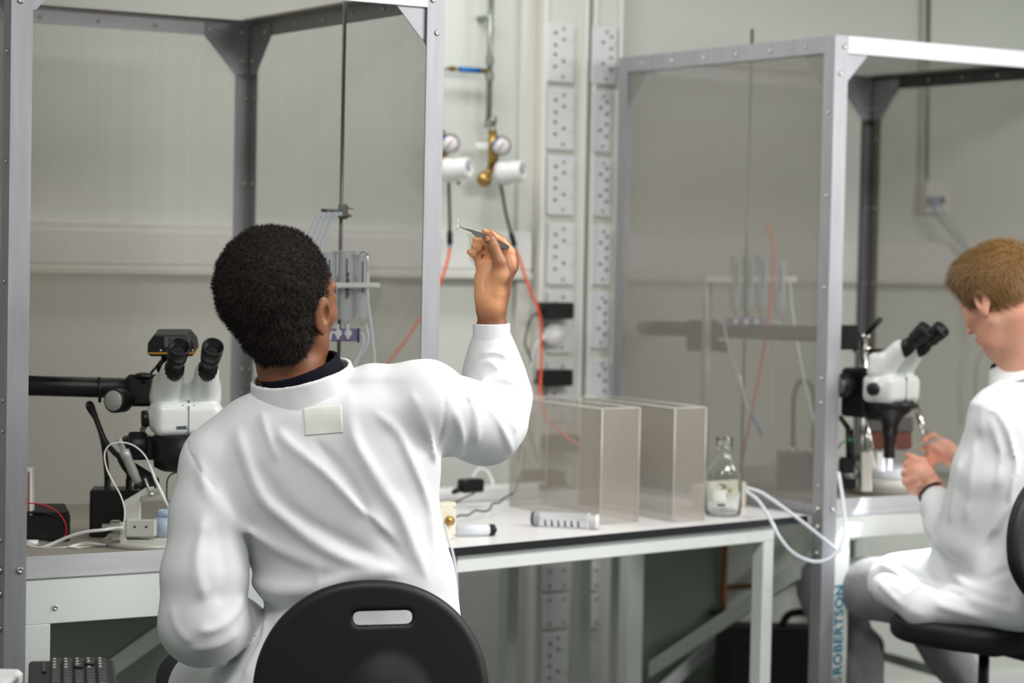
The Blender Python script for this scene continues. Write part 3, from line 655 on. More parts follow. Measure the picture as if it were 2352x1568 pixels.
tub('white_cable', [w6(1252, 775), w6(1232, 790), w6(1222, 830), w6(1220, 880), w6(1228, 950, .12)], .0038, 'wplas', 'white lead dropping from the white plug', 'cable')
for (x0, x1, y0, y1, lab) in ((1266, 1328, 998, 1036, 'dark adapter block seen through the first mesh box, upper one'), (1222, 1288, 1082, 1116, 'dark adapter block seen through the first mesh box, lower one')):
    a = w6((x0+x1)/2, (y0+y1)/2, .12); W = w6(x1, y0, .12)[0]-w6(x0, y0, .12)[0]
    t = thing('power_adapter', lab, 'adapter', tuple(a)); obj('housing', MB().rbox(a-np.array([W/2, .03, .024]), a+np.array([W/2, .057, .024]), .008, axis=1), M['blackm'], t)
    obj('cord_grip', MB().cyl(a+np.array([W*.45, -.01, -.01]), a+np.array([W*.7, -.01, -.02]), .006, .004), M['blackm'], t)
for pts, lab in (([(1300, 1020), (1330, 1045), (1360, 1052), (1390, 1050)], 'grey lead from the upper adapter behind the mesh box'), ([(1282, 1102), (1310, 1118), (1350, 1130), (1400, 1136), (1460, 1130), (1490, 1118)], 'grey lead from the lower adapter behind the mesh boxes')):
    tub('grey_cable', [w6(x, y, .16) for x, y in pts], .003, 'dgrey', lab, 'cable')
# ================================================================ gas regulators on the wall
wr = lambda x, y, o=.06: PY(x, y, WY-o)
def vert(x0, y0, x1, y1, o): a = wr(x0, y0, o); b = wr(x1, y1, o); b[0] = a[0]; return a, b
a, b = vert(1129, -60, 1129, 290, .06)
g = thing('gas_pipe', 'grey gas pipe coming down the wall to the right regulator', 'pipe', (a[0], WY, b[2]))
obj('pipe', MB().cyl(a, b, .0088), M['pipe'], g)
for y in (140, 175, 285): c = wr(1129, y); c[0] = a[0]; obj('union_nut', MB().lathe([(0, -.012), (.0125, -.012), (.0125, .012), (0, .012)], c, (0, 0, 1), 6, False), M['pipe'], g)
for y in (40,): c = wr(1129, y); obj('pipe_clip', MB().box((a[0]-.012, WY-.065, c[2]-.006), (a[0]+.012, WY-.0005, c[2]+.006)), M['pipe'], g)
h0, h1 = wr(1014, 160), wr(1122, 160); h0[2] = h1[2] = (h0[2]+h1[2])/2; vx = h0[0]
g2 = thing('branch_pipe', 'thin branch pipe with a blue marker sleeve running to the left regulator', 'pipe', (vx, WY, h0[2]))
q = wr(1014, 300); obj('pipe', MB().tube([(h1[0], h1[1], h0[2]), (vx+.02, h0[1], h0[2]), (vx+.006, h0[1], h0[2]-.004), (vx, h0[1], h0[2]-.02), (vx, h0[1], q[2])], .0052, 12), M['pipe'], g2)
s0, s1 = wr(1055, 160), wr(1102, 160); obj('marker_sleeve', MB().cyl((s0[0], s0[1], h0[2]), (s1[0], s0[1], h0[2]), .0082), M['blue'], g2, label='blue marker sleeve')
for x in (1038, 1112): c = wr(x, 160); obj('union_nut', MB().lathe([(0, -.008), (.009, -.008), (.009, .008), (0, .008)], (c[0], c[1], h0[2]), (1, 0, 0), 6, False), M['brass'], g2)
def regulator(lab, gx, gy, kx0, kx1, ky, bx, by0, by1, extra):
    c = wr(bx, (by0+by1)/2, .07); t = thing('gas_regulator', lab, 'regulator', (c[0], WY, wr(bx, by1)[2]))
    a, b = wr(bx, by0, .065), wr(bx, by1, .065)
    obj('inlet_stem', MB().lathe([(.0, 0), (.010, 0), (.012, .01), (.012, .02), (.009, .022), (.009, .04), (.013, .042), (.013, .06), (0, .06)], (a[0], a[1], a[2]-.02), (0, 0, 1), 16), M['pipe'], t)
    obj('body_block', MB().tube([a, a*.5+b*.5+np.array([0, -.01, 0]), b], [.013, .019, .014], 14), M['brass'], t)
    gc = wr(gx, gy, .12); nrm = (EYE-gc); nrm[2] *= .4; nrm /= np.linalg.norm(nrm)
    g = obj('gauge', MB().lathe([(0, -.02), (.024, -.02), (.029, -.006), (.029, .008), (.0265, .009), (.0262, .004), (0, .004)], gc, nrm, 28), M['dsteel'], t, label='steel-rimmed pressure gauge')
    obj('dial', MB().lathe([(0, 0), (.0262, 0), (.0262, .0012), (0, .0012)], gc+nrm*.0045, nrm, 28), M['face'], g)
    Rg = frame(nrm, RT); obj('needle', MB().box((-.0012, -.018, 0), (.0012, .013, .001), Rg@np.array([[math.cos(.6), math.sin(.6), 0], [-math.sin(.6), math.cos(.6), 0], [0, 0, 1.]]), gc+nrm*.0062), M['print'], g)
    bs = MB()
    for k in range(6):
        a0 = math.radians(110+k*11); a1 = a0+math.radians(11); f = lambda r, an: gc+nrm*.0058+Rg@np.array([r*math.cos(an), r*math.sin(an), 0])
        bs.prism([f(.026, a0), f(.026, a1), f(.021, a1), f(.021, a0)], nrm*.0006)
    obj('blue_scale', bs, M['blue'], g)
    k0, k1 = wr(kx0, ky+4, .09), wr(kx1, ky, .16); ax = k1-k0; L = np.linalg.norm(ax)
    kn = obj('hand_knob', MB().lathe([(0, 0), (.032, 0), (.038, L*.12), (.037, L*.34), (.032, L*.42), (.0305, L*.95), (.028, L), (.021, L*1.0), (.020, L*.97), (0, L*.97)], k0, ax, 28), M['wplas'], t, label='white adjusting knob')
    Rk = frame(ax, RT); Rk = Rk@rotz(-.5); obj('knob_mark', MB().box((-.010, -.003, 0), (.010, .003, .0006), Rk, k0+ax*.972), M['teal'], kn)
    return t, b
t, b = regulator('left gas regulator with dial and white knob, partly behind the cage post', 1033, 330, 1022, 1078, 386, 1012, 330, 392, 0)
t2, b2 = regulator('right gas regulator with dial, white knob and brass disc', 1152, 335, 1146, 1202, 393, 1131, 300, 385, 1)
c = wr(1112, 412, .08); obj('brass_disc', MB().lathe([(0, -.012), (.020, -.012), (.023, 0), (.020, .014), (0, .016)], c, np.array([-.35, -1, .15]), 22), M['brass'], t2); obj('outlet_elbow', MB().tube([wr(1128, 385, .07), wr(1120, 400, .08), c], .012, 12), M['brass'], t2)
c = wr(1106, 336, .08); obj('shutoff_lever', MB().rbox(c-np.array([.02, .008, .010]), c+np.array([.022, .008, .010]), .005, axis=1), M['wplas'], t2)
obj('green_clip', MB().ball(wr(1053, 420, .09), .006, 10), M['green'], t)
hA = [wr(1031, 395, .09), wr(1031, 430, .09), wr(1033, 500, .1), wr(1033, 535, .1)]; hB = [wr(1140, 405, .09), wr(1151, 430, .09), wr(1162, 490, .11), wr(1175, 540, .12)]
for hh, lab in ((hA, 'black hose hanging from the left gas regulator'), (hB, 'black hose hanging from the right gas regulator')):
    h_ = thing('gas_hose', lab, 'hose', tuple(hh[-1])); obj('hose', MB().tube(spline(hh, 6), .0048, 10), M['dgrey'], h_); e = hh[-1]-hh[-2]; e /= np.linalg.norm(e)
    obj('connector', MB().tube([hh[-1]-e*.008, hh[-1], hh[-1]+e*.03, hh[-1]+e*.034], [.006, .0085, .0085, .006], 12), M['black'], h_); obj('release_collar', MB().tube([hh[-1]+e*.034, hh[-1]+e*.040], .0065, 12), M['bluecable'], h_)
tub('orange_tube', [wr(1033, 560, .1), wr(1030, 590, .1), wr(1018, 630, .1), wr(1003, 665, .1), wr(965, 730, .1), wr(925, 790, .1), wr(885, 842, .1), wr(850, 885, .1)], .0042, 'orange', 'orange air tube from the left regulator running down behind the left cage', 'tube')
tub('orange_tube', [wr(1182, 566, .12), wr(1195, 600, .12), wr(1215, 660, .135), wr(1236, 710, .14), wr(1243, 770, .14), wr(1242, 850, .14), wr(1241, 905, .15), wr(1252, 950, .17), wr(1280, 985, .2), wr(1330, 1022, .25), wr(1400, 1060, .3)], .0042, 'orange', 'orange air tube from the right regulator dropping past the black plugs', 'tube')
a, e = PY(1084, 534, WY-.058), PY(1152, 620, WY-.058); tag(obj('sticker', MB().box((a[0], WY-.0595, e[2]+.03), (e[0], WY-.0582, a[2])), mat('pale_yellow_sticker', (224, 224, 190), .6)), 'pale yellow sticker on the dado trunking behind the raised hand', 'sticker')
# ================================================================ below the table
wc_ = lambda x, y, o=.04: PY(x, y, WY-o)
cp = thing('copper_pipe', 'copper pipework on the wall under the table', 'pipe', tuple(wc_(1665, 1440)))
a = wc_(1666, 1215); b = wc_(1660, 1600); b[0] = a[0]; obj('riser', MB().cyl(b, a, .0095), M['copper'], cp)
a = wc_(1668, 1349); b = wc_(1848, 1330); b[2] = a[2]; obj('branch', MB().cyl(a, b, .008), M['copper'], cp)
obj('valve', MB().cyl(b, b+np.array([.0, 0, .035]), .010).cyl(b+np.array([-.012, 0, .035]), b+np.array([.02, 0, .035]), .006), M['brass'], cp)
a = wc_(1632, 1406); b = wc_(1664, 1404); b[2] = a[2]; obj('stub', MB().cyl(a, b, .008), M['dgrey'], cp)
s0, s1 = PX(1490, 1556, 2.345), PX(1832, 1330, 2.345)
obj('side_brace', MB().prism([s0, s1, s1+np.array([0, 0, .048]), s0+np.array([0, 0, .048])], (.012, 0, 0)), M['white_pc'], RB)
s0, s1 = V(2030, 1518, 7.15), V(2200, 1569, 6.7); obj('foot_rail', MB().prism([s0, s1, s1+np.array([0, 0, .03]), s0+np.array([0, 0, .03])], (.03, 0, 0)), M['white_pc'], RB)
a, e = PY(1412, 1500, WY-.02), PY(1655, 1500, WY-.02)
pn_ = thing('wall_shade_board', 'added grey-green board standing in for shade on the wall under the table, left of the copper pipe', 'shade_panel', ((a[0]+e[0])/2, WY-.01, .1))
obj('shade_board', MB().box((a[0]+.09, WY-.018, .105), (e[0], WY-.001, .80)), M['shade_panel'], pn_)  # board added where the wall is only in shade
# black case on the floor
a = PZ(1652, 1568, .27); cA = V(1652, 1568, 6.95); cB = V(2034, 1568, 6.95)
bag = thing('black_case', 'large black case with a carrying handle standing under the right bench', 'case', (2.6, 1.15, 0))
x0, x1 = cA[0], cB[0]; yb = (cA[1]+cB[1])/2; dv = cB-cA; dv[2] = 0; Lb = np.linalg.norm(dv); dv /= Lb; Rb_ = np.stack([dv, np.cross(_u, dv), _u], 1); ob = np.array([cA[0], cA[1], 0.])
zt = V(1700, 1445, 6.95)[2]
obj('shell', MB().rbox((0, 0, .0), (Lb, .19, zt), .05, Rb_, ob, seg=5, axis=1), M['blackm'], bag, bevel=.006)
obj('rib', MB().rbox((.02, -.008, .02), (Lb-.02, .0, zt*.45), .02, Rb_, ob, axis=1), M['black'], bag)
u0, u1 = .50*Lb-.06, .50*Lb+.10
obj('handle', MB().tube(spline([ob+Rb_@np.array([u0, .09, zt-.01]), ob+Rb_@np.array([u0+.02, .09, zt+.03]), ob+Rb_@np.array([u0+.05, .09, zt+.042]), ob+Rb_@np.array([u1-.05, .09, zt+.042]), ob+Rb_@np.array([u1-.02, .09, zt+.03]), ob+Rb_@np.array([u1, .09, zt-.01])], 5), .012, 10), M['black'], bag)
# lettering on the bench leg
def text_mesh(s, size):
    cu = bpy.data.curves.new('t', 'FONT'); cu.body = s; cu.size = size; cu.extrude = .0006; cu.offset = .0009; cu.space_character = 1.08
    o = bpy.data.objects.new('t', cu); COL.objects.link(o); bpy.context.view_layer.update()
    me = bpy.data.meshes.new_from_object(o.evaluated_get(bpy.context.evaluated_depsgraph_get())); bpy.data.objects.remove(o)
    mb = MB(); mb.v = [tuple(v.co) for v in me.vertices]; mb.f = [tuple(p_.vertices) for p_ in me.polygons]; mb.sm = [False]*len(mb.f); return mb
ly_ = RY+.008-.0012
def put_text(s, y_top, y_bot, m, par):
    mb = text_mesh(s, .035); v = np.array(mb.v); v -= [v[:, 0].min(), v[:, 1].min(), 0]; Hh, Wd = v[:, 1].max(), v[:, 0].max()
    zt_, zb_ = PY(1930, y_top, ly_)[2], PY(1925, y_bot, ly_)[2]; xl = RX+.054; wd = .030
    mb.v = np.stack([xl+wd-v[:, 1]/Hh*wd, np.full(len(v), ly_+.0005)+v[:, 2]*.6, zb_+v[:, 0]/Wd*(zt_-zb_)], 1); mb.v = mb.v.tolist()
    return obj('lettering', mb, M[m], par)

put_text('ROBERTSON', 1343, 1548, 'teal', rlegs[0]); M['gprint'] = mat('grey_lettering', (150, 156, 156), .5)
put_text('S', 1553, 1572, 'gprint', rlegs[0])
# ================================================================ stereo microscopes
def Rz(face):   # right-handed frame: columns right, forward (horizontal unit vector `face`), up
    f_ = np.array([face[0], face[1], 0.]); f_ /= np.linalg.norm(f_); return np.stack([np.array([f_[1], -f_[0], 0]), f_, _u], 1)
def lobj(name, mb, m, t, **k): return obj(name, mb, M[m], t, local=True, **k)
def scope(lab, loc, face, kind):
    R = Rz(face); t = thing('stereo_microscope', lab, 'microscope', loc, R)
    E_ = []
    def bodyf(P):
        d = sd_box(P, (0, 0, .035), (.072, .048, .036), .018)
        d = smax(d, (np.abs(P[:, 0])*.9-P[:, 2]*.25-.066), .01)
        d = smin(d, sd_cap(P, (-.05, -.004, .040), (.05, -.004, .040), .036, .036), .012)
        for s in (-1, 1):
            e = sd_cap(P, (s*.044, .004, .082), (s*.037, -.050, .140), .033, .0260); e = smin(e, sd_box(P, (s*.044, .004, .096), (.028, .030, .034), .018), .012)
            d = smin(d, e, .004)
        return smin(d, sd_box(P, (0, .02, .085), (.030, .03, .030), .01), .006)
    mb = surf(bodyf, (-.11, -.10, -.02), (.11, .08, .18), .0022); o = obj('head', mb, M['scope'], t, local=True, smooth=True, fixn=False, label='white microscope head')
    obj('lock_screw', MB().lathe([(0, 0), (.003, 0), (.003, .002), (0, .002)], (.0, -.0415, .075), (0, -1, .2), 10), M['dsteel'], o, local=True)
    for dx in (-.012, .012): obj('lock_screw', MB().lathe([(0, 0), (.0025, 0), (.0025, .002), (0, .002)], (dx, -.0405, .066), (0, -1, 0), 10), M['dsteel'], o, local=True)
    obj('seam', MB().box((-.0006, -.0495, .004), (.0006, -.0400, .066)), M['dgrey'], o, local=True)
    obj('lens_mark', MB().lathe([(0, 0), (.0028, 0), (.0028, .0012), (0, .0012)], (-.014, -.0405, .034), (0, -1, 0), 12), M['black'], o, local=True)
    for s in (-1, 1):
        a = np.array([s*.036, -.056, .136]); b = np.array([s*.036, -.130, .198]); u_ = (b-a)/np.linalg.norm(b-a); L = np.linalg.norm(b-a)
        ey = lobj('eyepiece', MB().lathe([(0, -.004), (.0195, -.004), (.0200, .004), (.0200, L*.30), (.0178, L*.32), (.0178, L*.48), (.0205, L*.52), (.0215, L*.62), (.0200, L*.66), (.0225, L*.72), (.0235, L*.98), (.0225, L*1.02), (.0205, L*1.0), (.0165, L*.86), (0, L*.85)], a, u_, 32), 'black', t)
        rb = MB()
        for k in range(16):
            q = frame(u_, (1, 0, 0)); an = 2*math.pi*k/16; c = a+q@np.array([.0200*math.cos(an), .0200*math.sin(an), L*.17]); rb.box((-.0010, -.0010, -L*.12), (.0012, .0010, L*.12), q@rotz(an), c)
        obj('grip_ribs', rb, M['blackm'], ey, local=True)['kind'] = 'stuff'
        obj('lens', MB().lathe([(0, .0025), (.008, .0018), (.0145, 0)], a+u_*(L*.865), u_, 24), mat_lens, ey, local=True)
    for s in (-1, 1): lobj('zoom_knob', MB().lathe([(0, 0), (.013, 0), (.013, .004), (.0175, .006), (.0175, .026), (.016, .029), (0, .029)], (s*.066, -.004, .036), (s, 0, 0), 24), 'black', t)
    if kind == 1:
        lobj('holder_ring', MB().lathe([(.0, -.078), (.050, -.078), (.066, -.070), (.068, -.055), (.070, -.050), (.071, -.003), (.064, 0), (0, 0)], (0, .0, 0), (0, 0, 1), 36), 'black', t)
        lobj('clamp_screw', MB().lathe([(0, 0), (.009, 0), (.0095, .003), (.008, .006), (0, .006)], (.008, -.071, -.022), (0, -1, 0), 20), 'steel', t)
        lobj('focus_block', MB().rbox((-.13, .0, -.055), (-.06, .055, -.005), .010, axis=1).rbox((-.04, .05, -.06), (.04, .12, .10), .01), 'black', t)
        lobj('focus_knob', MB().lathe([(0, 0), (.010, 0), (.012, .010), (.029, .012), (.031, .018), (.031, .044), (.028, .048), (0, .048)], (-.070, .025, -.026), (-1, 0, 0), 28), 'black', t)
    else:
        lobj('holder', MB().lathe([(0, -.090), (.020, -.090), (.022, -.060), (.034, -.040), (.050, -.028), (.062, -.012), (.064, 0), (0, 0)], (0, 0, 0), (0, 0, 1), 32), 'black', t)
        lobj('objective', MB().lathe([(0, -.150), (.014, -.150), (.016, -.146), (.016, -.096), (.018, -.092), (0, -.090)], (0, 0, 0), (0, 0, 1), 24), 'black', t)
        lobj('focus_block', MB().rbox((-.05, .045, -.045), (.05, .13, .085), .012).rbox((-.04, .0, -.05), (.04, .06, -.012), .012), 'black', t)
        lobj('focus_knob', MB().lathe([(0, 0), (.012, 0), (.012, .012), (.030, .014), (.032, .024), (.032, .05), (.029, .055), (0, .055)], (-.048, .095, .040), (-1, 0, 0), 28), 'black', t)
        obj('knob_cap', MB().lathe([(0, 0), (.024, 0), (.022, .003), (0, .003)], (-.1032, .095, .040), (-1, 0, 0), 24), M['dsteel'], t, local=True)
        lobj('camera_port', MB().lathe([(0, 0), (.022, 0), (.022, .018), (.026, .02), (.026, .032), (0, .032)], (0, .045, .105), (0, 0, 1), 24), 'black', t)
    return t
mat_lens = mat('lens_glass', (30, 26, 34), .03, spec=1.0)
# -- the left microscope on its boom
D1 = 4.98
f1 = _f*math.cos(.30)-_r*math.sin(.30)
s1 = scope('large stereo microscope on a black boom arm inside the left cage', V(425, 998, D1+.02), f1, 1)
bA, bB = V(20, 884, D1+.17), V(350, 893, D1+.09)
obj('boom_arm', MB().tube([V(-180, 878, D1+.2), bA, bB], .0225, 22), M['black'], s1)
obj('boom_carriage', MB().rbox((-.05, -.035, -.035), (.06, .035, .035), .012, np.stack([RT, FW, UP], 1), V(345, 896, D1+.10)), M['black'], s1)
kc = V(268, 920, D1+.02); kn = -FW*.9-RT*.35; kn /= np.linalg.norm(kn)
kb = obj('clamp_knob', MB().lathe([(0, -.05), (.020, -.05), (.026, -.035), (.0265, 0), (.024, .004), (0, .004)], kc+kn*.01, kn, 28), M['black'], s1); obj('knob_cap', MB().lathe([(0, 0), (.0225, 0), (.021, .002), (0, .002)], kc+kn*.0142, kn, 28), M['grey'], kb, label='silver knob face')
obj('clamp_lever', MB().ball(V(330, 863, D1+.07), 1, 16, (.021, .021, .008)).cyl(V(331, 868, D1+.07), V(331, 880, D1+.07), .007), M['black'], s1)
obj('arm_band', MB().tube([V(228, 866, D1+.10), V(230, 905, D1+.095), V(229, 922, D1+.11)], .004, 8), M['black'], s1)
# camera box above the head
cb = V(397, 787, D1+.09); Rc = np.stack([RT, FW*.97+UP*.2, UP*.97-FW*.2], 1)
cx_ = thing('camera_unit', 'black camera box with a yellow stripe and vents above the left microscope', 'camera', tuple(cb-UP*.024))
oc = [(-.052, -.018), (-.050, .006), (-.036, .025), (.036, .025), (.050, .006), (.053, -.018), (.045, -.024), (-.045, -.024)]
obj('housing', MB().prism([cb+Rc@np.array([x, -.035, z]) for x, z in oc], Rc@np.array([0, .07, 0])), M['black'], cx_, bevel=.003)
obj('stripe', MB().box((-.0526, -.0365, -.0175), (.0536, .0355, -.0145), Rc, cb), mat('yellow_stripe', (196, 140, 50), .4), cx_)
pn = obj('vent_panel', MB().box((-.013, -.0362, -.002), (.044, -.0352, .021), Rc, cb), M['dsteel'], cx_)
for k in range(6): obj('vent_slot', MB().box((-.003+k*.007, -.0368, .004), (.0005+k*.007, -.0360, .017), Rc, cb), M['black'], pn)
for x in (-.022, .048): obj('screw', MB().lathe([(0, 0), (.003, 0), (.002, .0015), (0, .0015)], cb+Rc@np.array([x, -.0355, -.010]), -Rc[:, 1], 10), M['steel'], cx_)
obj('neck', MB().tube([cb+Rc@np.array([-.01, .0, -.02]), cb+Rc@np.array([-.015, .0, -.05]), V(370, 850, D1+.08)], [.016, .014, .012], 12), M['black'], cx_)
tub('black_cable', [V(-40, 862, D1+.16), V(70, 865, D1+.13), V(160, 872, D1+.12), V(250, 874, D1+.11), V(330, 868, D1+.11), V(352, 850, D1+.10), V(372, 826, D1+.11)], .0028, 'black', 'black camera lead running along the top of the boom arm', 'cable')
tub('black_cable', [V(332, 1000, D1+.06), V(328, 985, D1+.12), V(345, 965, D1+.16)], .006, 'black', 'short black cable behind the left microscope', 'cable')
# -- cold light source with two goosenecks
lb = V(262, 1245, 5.10); lb[2] = .8805
lt_ = thing('light_source', 'black cold light source box with two gooseneck arms inside the left cage', 'lamp', tuple(lb))
Rl = Rz(_f*.97-_r*.1)
obj('housing', MB().rbox((-.055, 0, 0), (.055, .09, .105), .006, Rl, lb), M['black'], lt_)
for x, z in ((.025, .055), (-.01, .03)): obj('dial', MB().lathe([(0, 0), (.009, 0), (.008, .012), (0, .012)], lb+Rl@np.array([x, 0, z]), -Rl[:, 1], 16), M['blackm'], lt_)
for x0_ in (247, 296): obj('socket_nut', MB().lathe([(0, 0), (.010, 0), (.010, .006), (.0075, .006), (.0075, .045), (0, .045)], V(x0_, 1143, 5.15)-UP*.003, UP, 16), M['black'], lt_)
obj('gooseneck', MB().tube(spline([V(246, 1100, 5.15), V(243, 1060, 5.15), V(236, 1010, 5.14), V(222, 965, 5.13), V(205, 938, 5.12), V(203, 928, 5.11), V(210, 930, 5.09), V(222, 965, 5.07), V(240, 1010, 5.06), V(262, 1038, 5.05), V(282, 1055, 5.04)], 6), .0062, 12), M['black'], lt_)
obj('gooseneck', MB().tube(spline([V(296, 1100, 5.15), V(297, 1060, 5.15), V(300, 1020, 5.15), V(330, 1000, 5.16), V(350, 1020, 5.16)], 6), .0062, 12), M['black'], lt_)
obj('light_head', MB().tube([V(278, 1052, 5.04), V(292, 1068, 5.03), V(330, 1100, 5.01), V(349, 1116, 5.0)], [.010, .014, .021, .022], 20), M['blackm'], lt_)
# -- micromanipulator on the round stage
PZ0 = .8802
st = PZ(400, 1246, .893); st2 = thing('round_stage', 'flat grey round stage plate on the left cage floor', 'stage', (st[0], st[1], PZ0))
obj('plate', MB().lathe([(0, 0), (.118, 0), (.118, .010), (.112, .013), (.108, .013), (.108, .019), (0, .019)], (st[0], st[1]+.09, PZ0), seg=64), M['lgrey'], st2)
sz = PZ0+.0195
mm = thing('micromanipulator', 'silver micromanipulator with micrometer and knurled knobs on the round stage', 'manipulator', tuple(V(320, 1228, 4.92)))
G = lambda x, y, z=0.: V(x, y, 4.93+z)
vf = np.stack([RT, FW, UP], 1)
o_ = obj('base_block', MB().rbox((-.031, -.016, -.018), (.031, .016, .018), .003, vf, G(325, 1212)), M['lgrey'], mm)
for x in (-.012, .013): obj('socket_head', MB().lathe([(0, 0), (.0025, 0), (.0025, .0012), (0, .0012)], G(325, 1208)+RT*x-FW*.0158, -FW, 10), M['black'], o_)
obj('side_plate', MB().rbox((-.007, -.014, -.026), (.007, .014, .022), .002, vf, G(285, 1222)), M['lgrey'], mm)
obj('column', MB().prism([G(284, 1196), G(321, 1196), G(322, 1142), G(345, 1135), G(353, 1124), G(350, 1117), G(332, 1120), G(318, 1130), G(284, 1150)], FW*.022), M['lgrey'], mm, bevel=.002)
ob2 = obj('micrometer', MB().lathe([(0, 0), (.0095, 0), (.0095, .028), (.0105, .029), (.0105, .068), (.0115, .069), (.0115, .085), (.006, .087), (.006, .112), (0, .113)], G(321, 1118, .01), V(278, 1020, 4.94)-G(321, 1118, .01), 24), M['grey'], mm, label='grey micrometer barrel')
obj('collar', MB().lathe([(.0, -.004), (.012, -.004), (.012, .006), (0, .006)], G(320, 1116, .01), V(278, 1020, 4.94)-G(321, 1118, .01), 20), M['black'], mm)
obj('stop_pin', MB().cyl(G(347, 1138), G(333, 1098), .0028), M['grey'], mm); obj('carriage', MB().prism([G(322, 1152), G(326, 1143), G(370, 1125), G(374, 1133)], FW*.012), M['grey'], mm)
obj('thumb_screw', MB().cyl(G(346, 1128, -.012), G(349, 1142, -.012), .0045), M['steel'], mm)
def kn_(a, b, r): return MB().lathe([(0, 0), (r*.9, 0), (r, .003), (r, np.linalg.norm(b-a)-.003), (r*.9, np.linalg.norm(b-a)), (0, np.linalg.norm(b-a))], a, b-a, 12, False)
obj('knurled_knob', kn_(G(255, 1207, -.01), G(277, 1207, -.01), .0125), M['steel'], mm); obj('knurled_knob', kn_(G(235, 1208, -.01), G(256, 1208, -.01), .0055), M['steel'], mm); obj('knurled_knob', kn_(G(257, 1236, -.01), G(276, 1236, -.01), .006), M['steel'], mm)
obj('electrode_holder', MB().tube([G(343, 1066, .0), G(356, 1100), G(372, 1135), G(385, 1162)], [.0025, .0032, .0042, .0030], 10), M['wplas'], mm); obj('pipette_tip', MB().cyl(G(385, 1162), G(390, 1174), .0015, .0008), M['silic'], mm)
tub('white_wire', [G(343, 1066), G(332, 1045), G(312, 1026), G(290, 1017), G(264, 1017), G(247, 1026), G(240, 1046), G(246, 1078, .0), G(262, 1110, -.01), G(278, 1140, -.02), G(286, 1170, -.02), G(285, 1198, -.02), G(280, 1216, -.02)], .0016, 'wplas', 'thin white wire looping over the micromanipulator', 'wire')
tub('white_cable', [G(283, 1212, -.03), G(262, 1213, -.03), G(235, 1217, -.035), G(205, 1220, -.03), G(170, 1228, -.02), G(135, 1242, -.01), G(112, 1252, -.01), G(95, 1258, -.01), G(60, 1260, -.01)], .0036, 'wplas', 'thick white cable plugged into the manipulator, running left', 'cable')
tub('white_cable', [G(50, 1245, .02), G(72, 1254, .0), G(100, 1259, -.01), G(150, 1258, -.01), G(172, 1252, 0), G(195, 1247, .01), G(220, 1249, .02), G(250, 1252, .03)], .0032, 'wplas', 'white cable lying on the cage floor behind the front lip', 'cable')
bn = thing('connector_plug', 'white and metal bayonet plug at the left of the cage floor', 'connector', tuple(G(85, 1256, .04))); obj('boot', MB().cyl(G(55, 1247, .04), G(88, 1248, .04), .0078), M['wplas'], bn); obj('barrel', kn_(G(88, 1248, .04), G(108, 1249, .04), .0075), M['steel'], bn)
dish = thing('dish', 'pale blue clear perspex chamber on the round stage', 'dish', (G(378, 1226)[0], G(378, 1226)[1], sz)); dc = G(382, 1205, .06)
obj('wall', MB().lathe([(.022, 0), (.030, 0), (.030, .042), (.027, .042), (.027, .006), (0, .006), (0, 0)], (dc[0], dc[1], sz+.001), seg=36), M['aqua'], dish); obj('holder', MB().rbox((-.034, -.03, 0), (.05, .035, .010), .004, vf*1., np.array([dc[0], dc[1], sz])+np.array([0, -.0, .001])), M['aqua'], dish) if False else None
obj('inner_ring', MB().lathe([(.016, .042), (.021, .042), (.021, .056), (.016, .056), (.016, .042)], (dc[0], dc[1], sz+.001), seg=30), M['aqua'], dish)
tub('green_wire', [G(384, 1150, .1), G(383, 1120, .1), G(386, 1098, .1), G(400, 1086, .1), G(430, 1084, .1)], .0018, 'green', 'green wire arching below the left microscope', 'wire')
# -- instruments at the left of the cage
ib = V(70, 1250, 5.0); Ri = Rz(_f*.96-_r*.25)
it = thing('control_box', 'low black electronic box on the floor at the left of the cage', 'instrument', (ib[0], ib[1], PZ0)); ib[2] = PZ0+.0005
obj('housing', MB().rbox((-.12, 0, 0), (.085, .17, .058), .005, Ri, ib), M['black'], it); obj('lid', MB().rbox((-.118, .002, .0585), (.083, .168, .064), .005, Ri, ib), M['blackm'], it)
iw = V(60, 1195, 5.02)
di = thing('display_unit', 'white-framed instrument edge with orange trim, beside the left cage post', 'instrument', tuple(iw)); Rw_ = vf
obj('frame', MB().rbox((-.10, 0, .0), (.0125, .03, .115), .005, Rw_, iw, axis=1), M['wplas'], di); obj('screen', MB().box((-.08, -.0012, .02), (.006, 0, .105), Rw_, iw), mat('orange_panel', (200, 120, 70), .4), di); obj('screen_border', MB().box((.0062, -.0016, .018), (.0078, 0, .107), Rw_, iw), M['purple'], di)
obj('foot_box', MB().rbox((-.06, -.02, -.02), (.018, .03, .018), .003, Rw_, iw), M['lgrey'], di); obj('stand', MB().box((-.06, .002, -.044), (-.03, .03, -.02), Rw_, iw), M['lgrey'], di)
tub('red_wire', [V(62, 1155, 4.98), V(90, 1157, 4.98), V(118, 1166, 4.99), V(140, 1184, 5.0), V(151, 1206, 5.0), V(151, 1226, 5.0), V(146, 1234, 5.0)], .0014, 'red', 'red wire curving over the low black box', 'wire')
tub('black_wire', [V(75, 1176, 5.0), V(110, 1179, 5.0), V(140, 1192, 5.02), V(152, 1205, 5.04)], .0018, 'black', 'black wire beside the red one on the low black box', 'wire')
pc = PZ(190, 1254, PZ0+.001); tag(obj('paper_scrap', MB().box((-.035, -.02, 0), (.035, .02, .0008), rotz(.4), pc), M['label']), 'small scrap of printed paper lying on the left cage floor', 'paper')
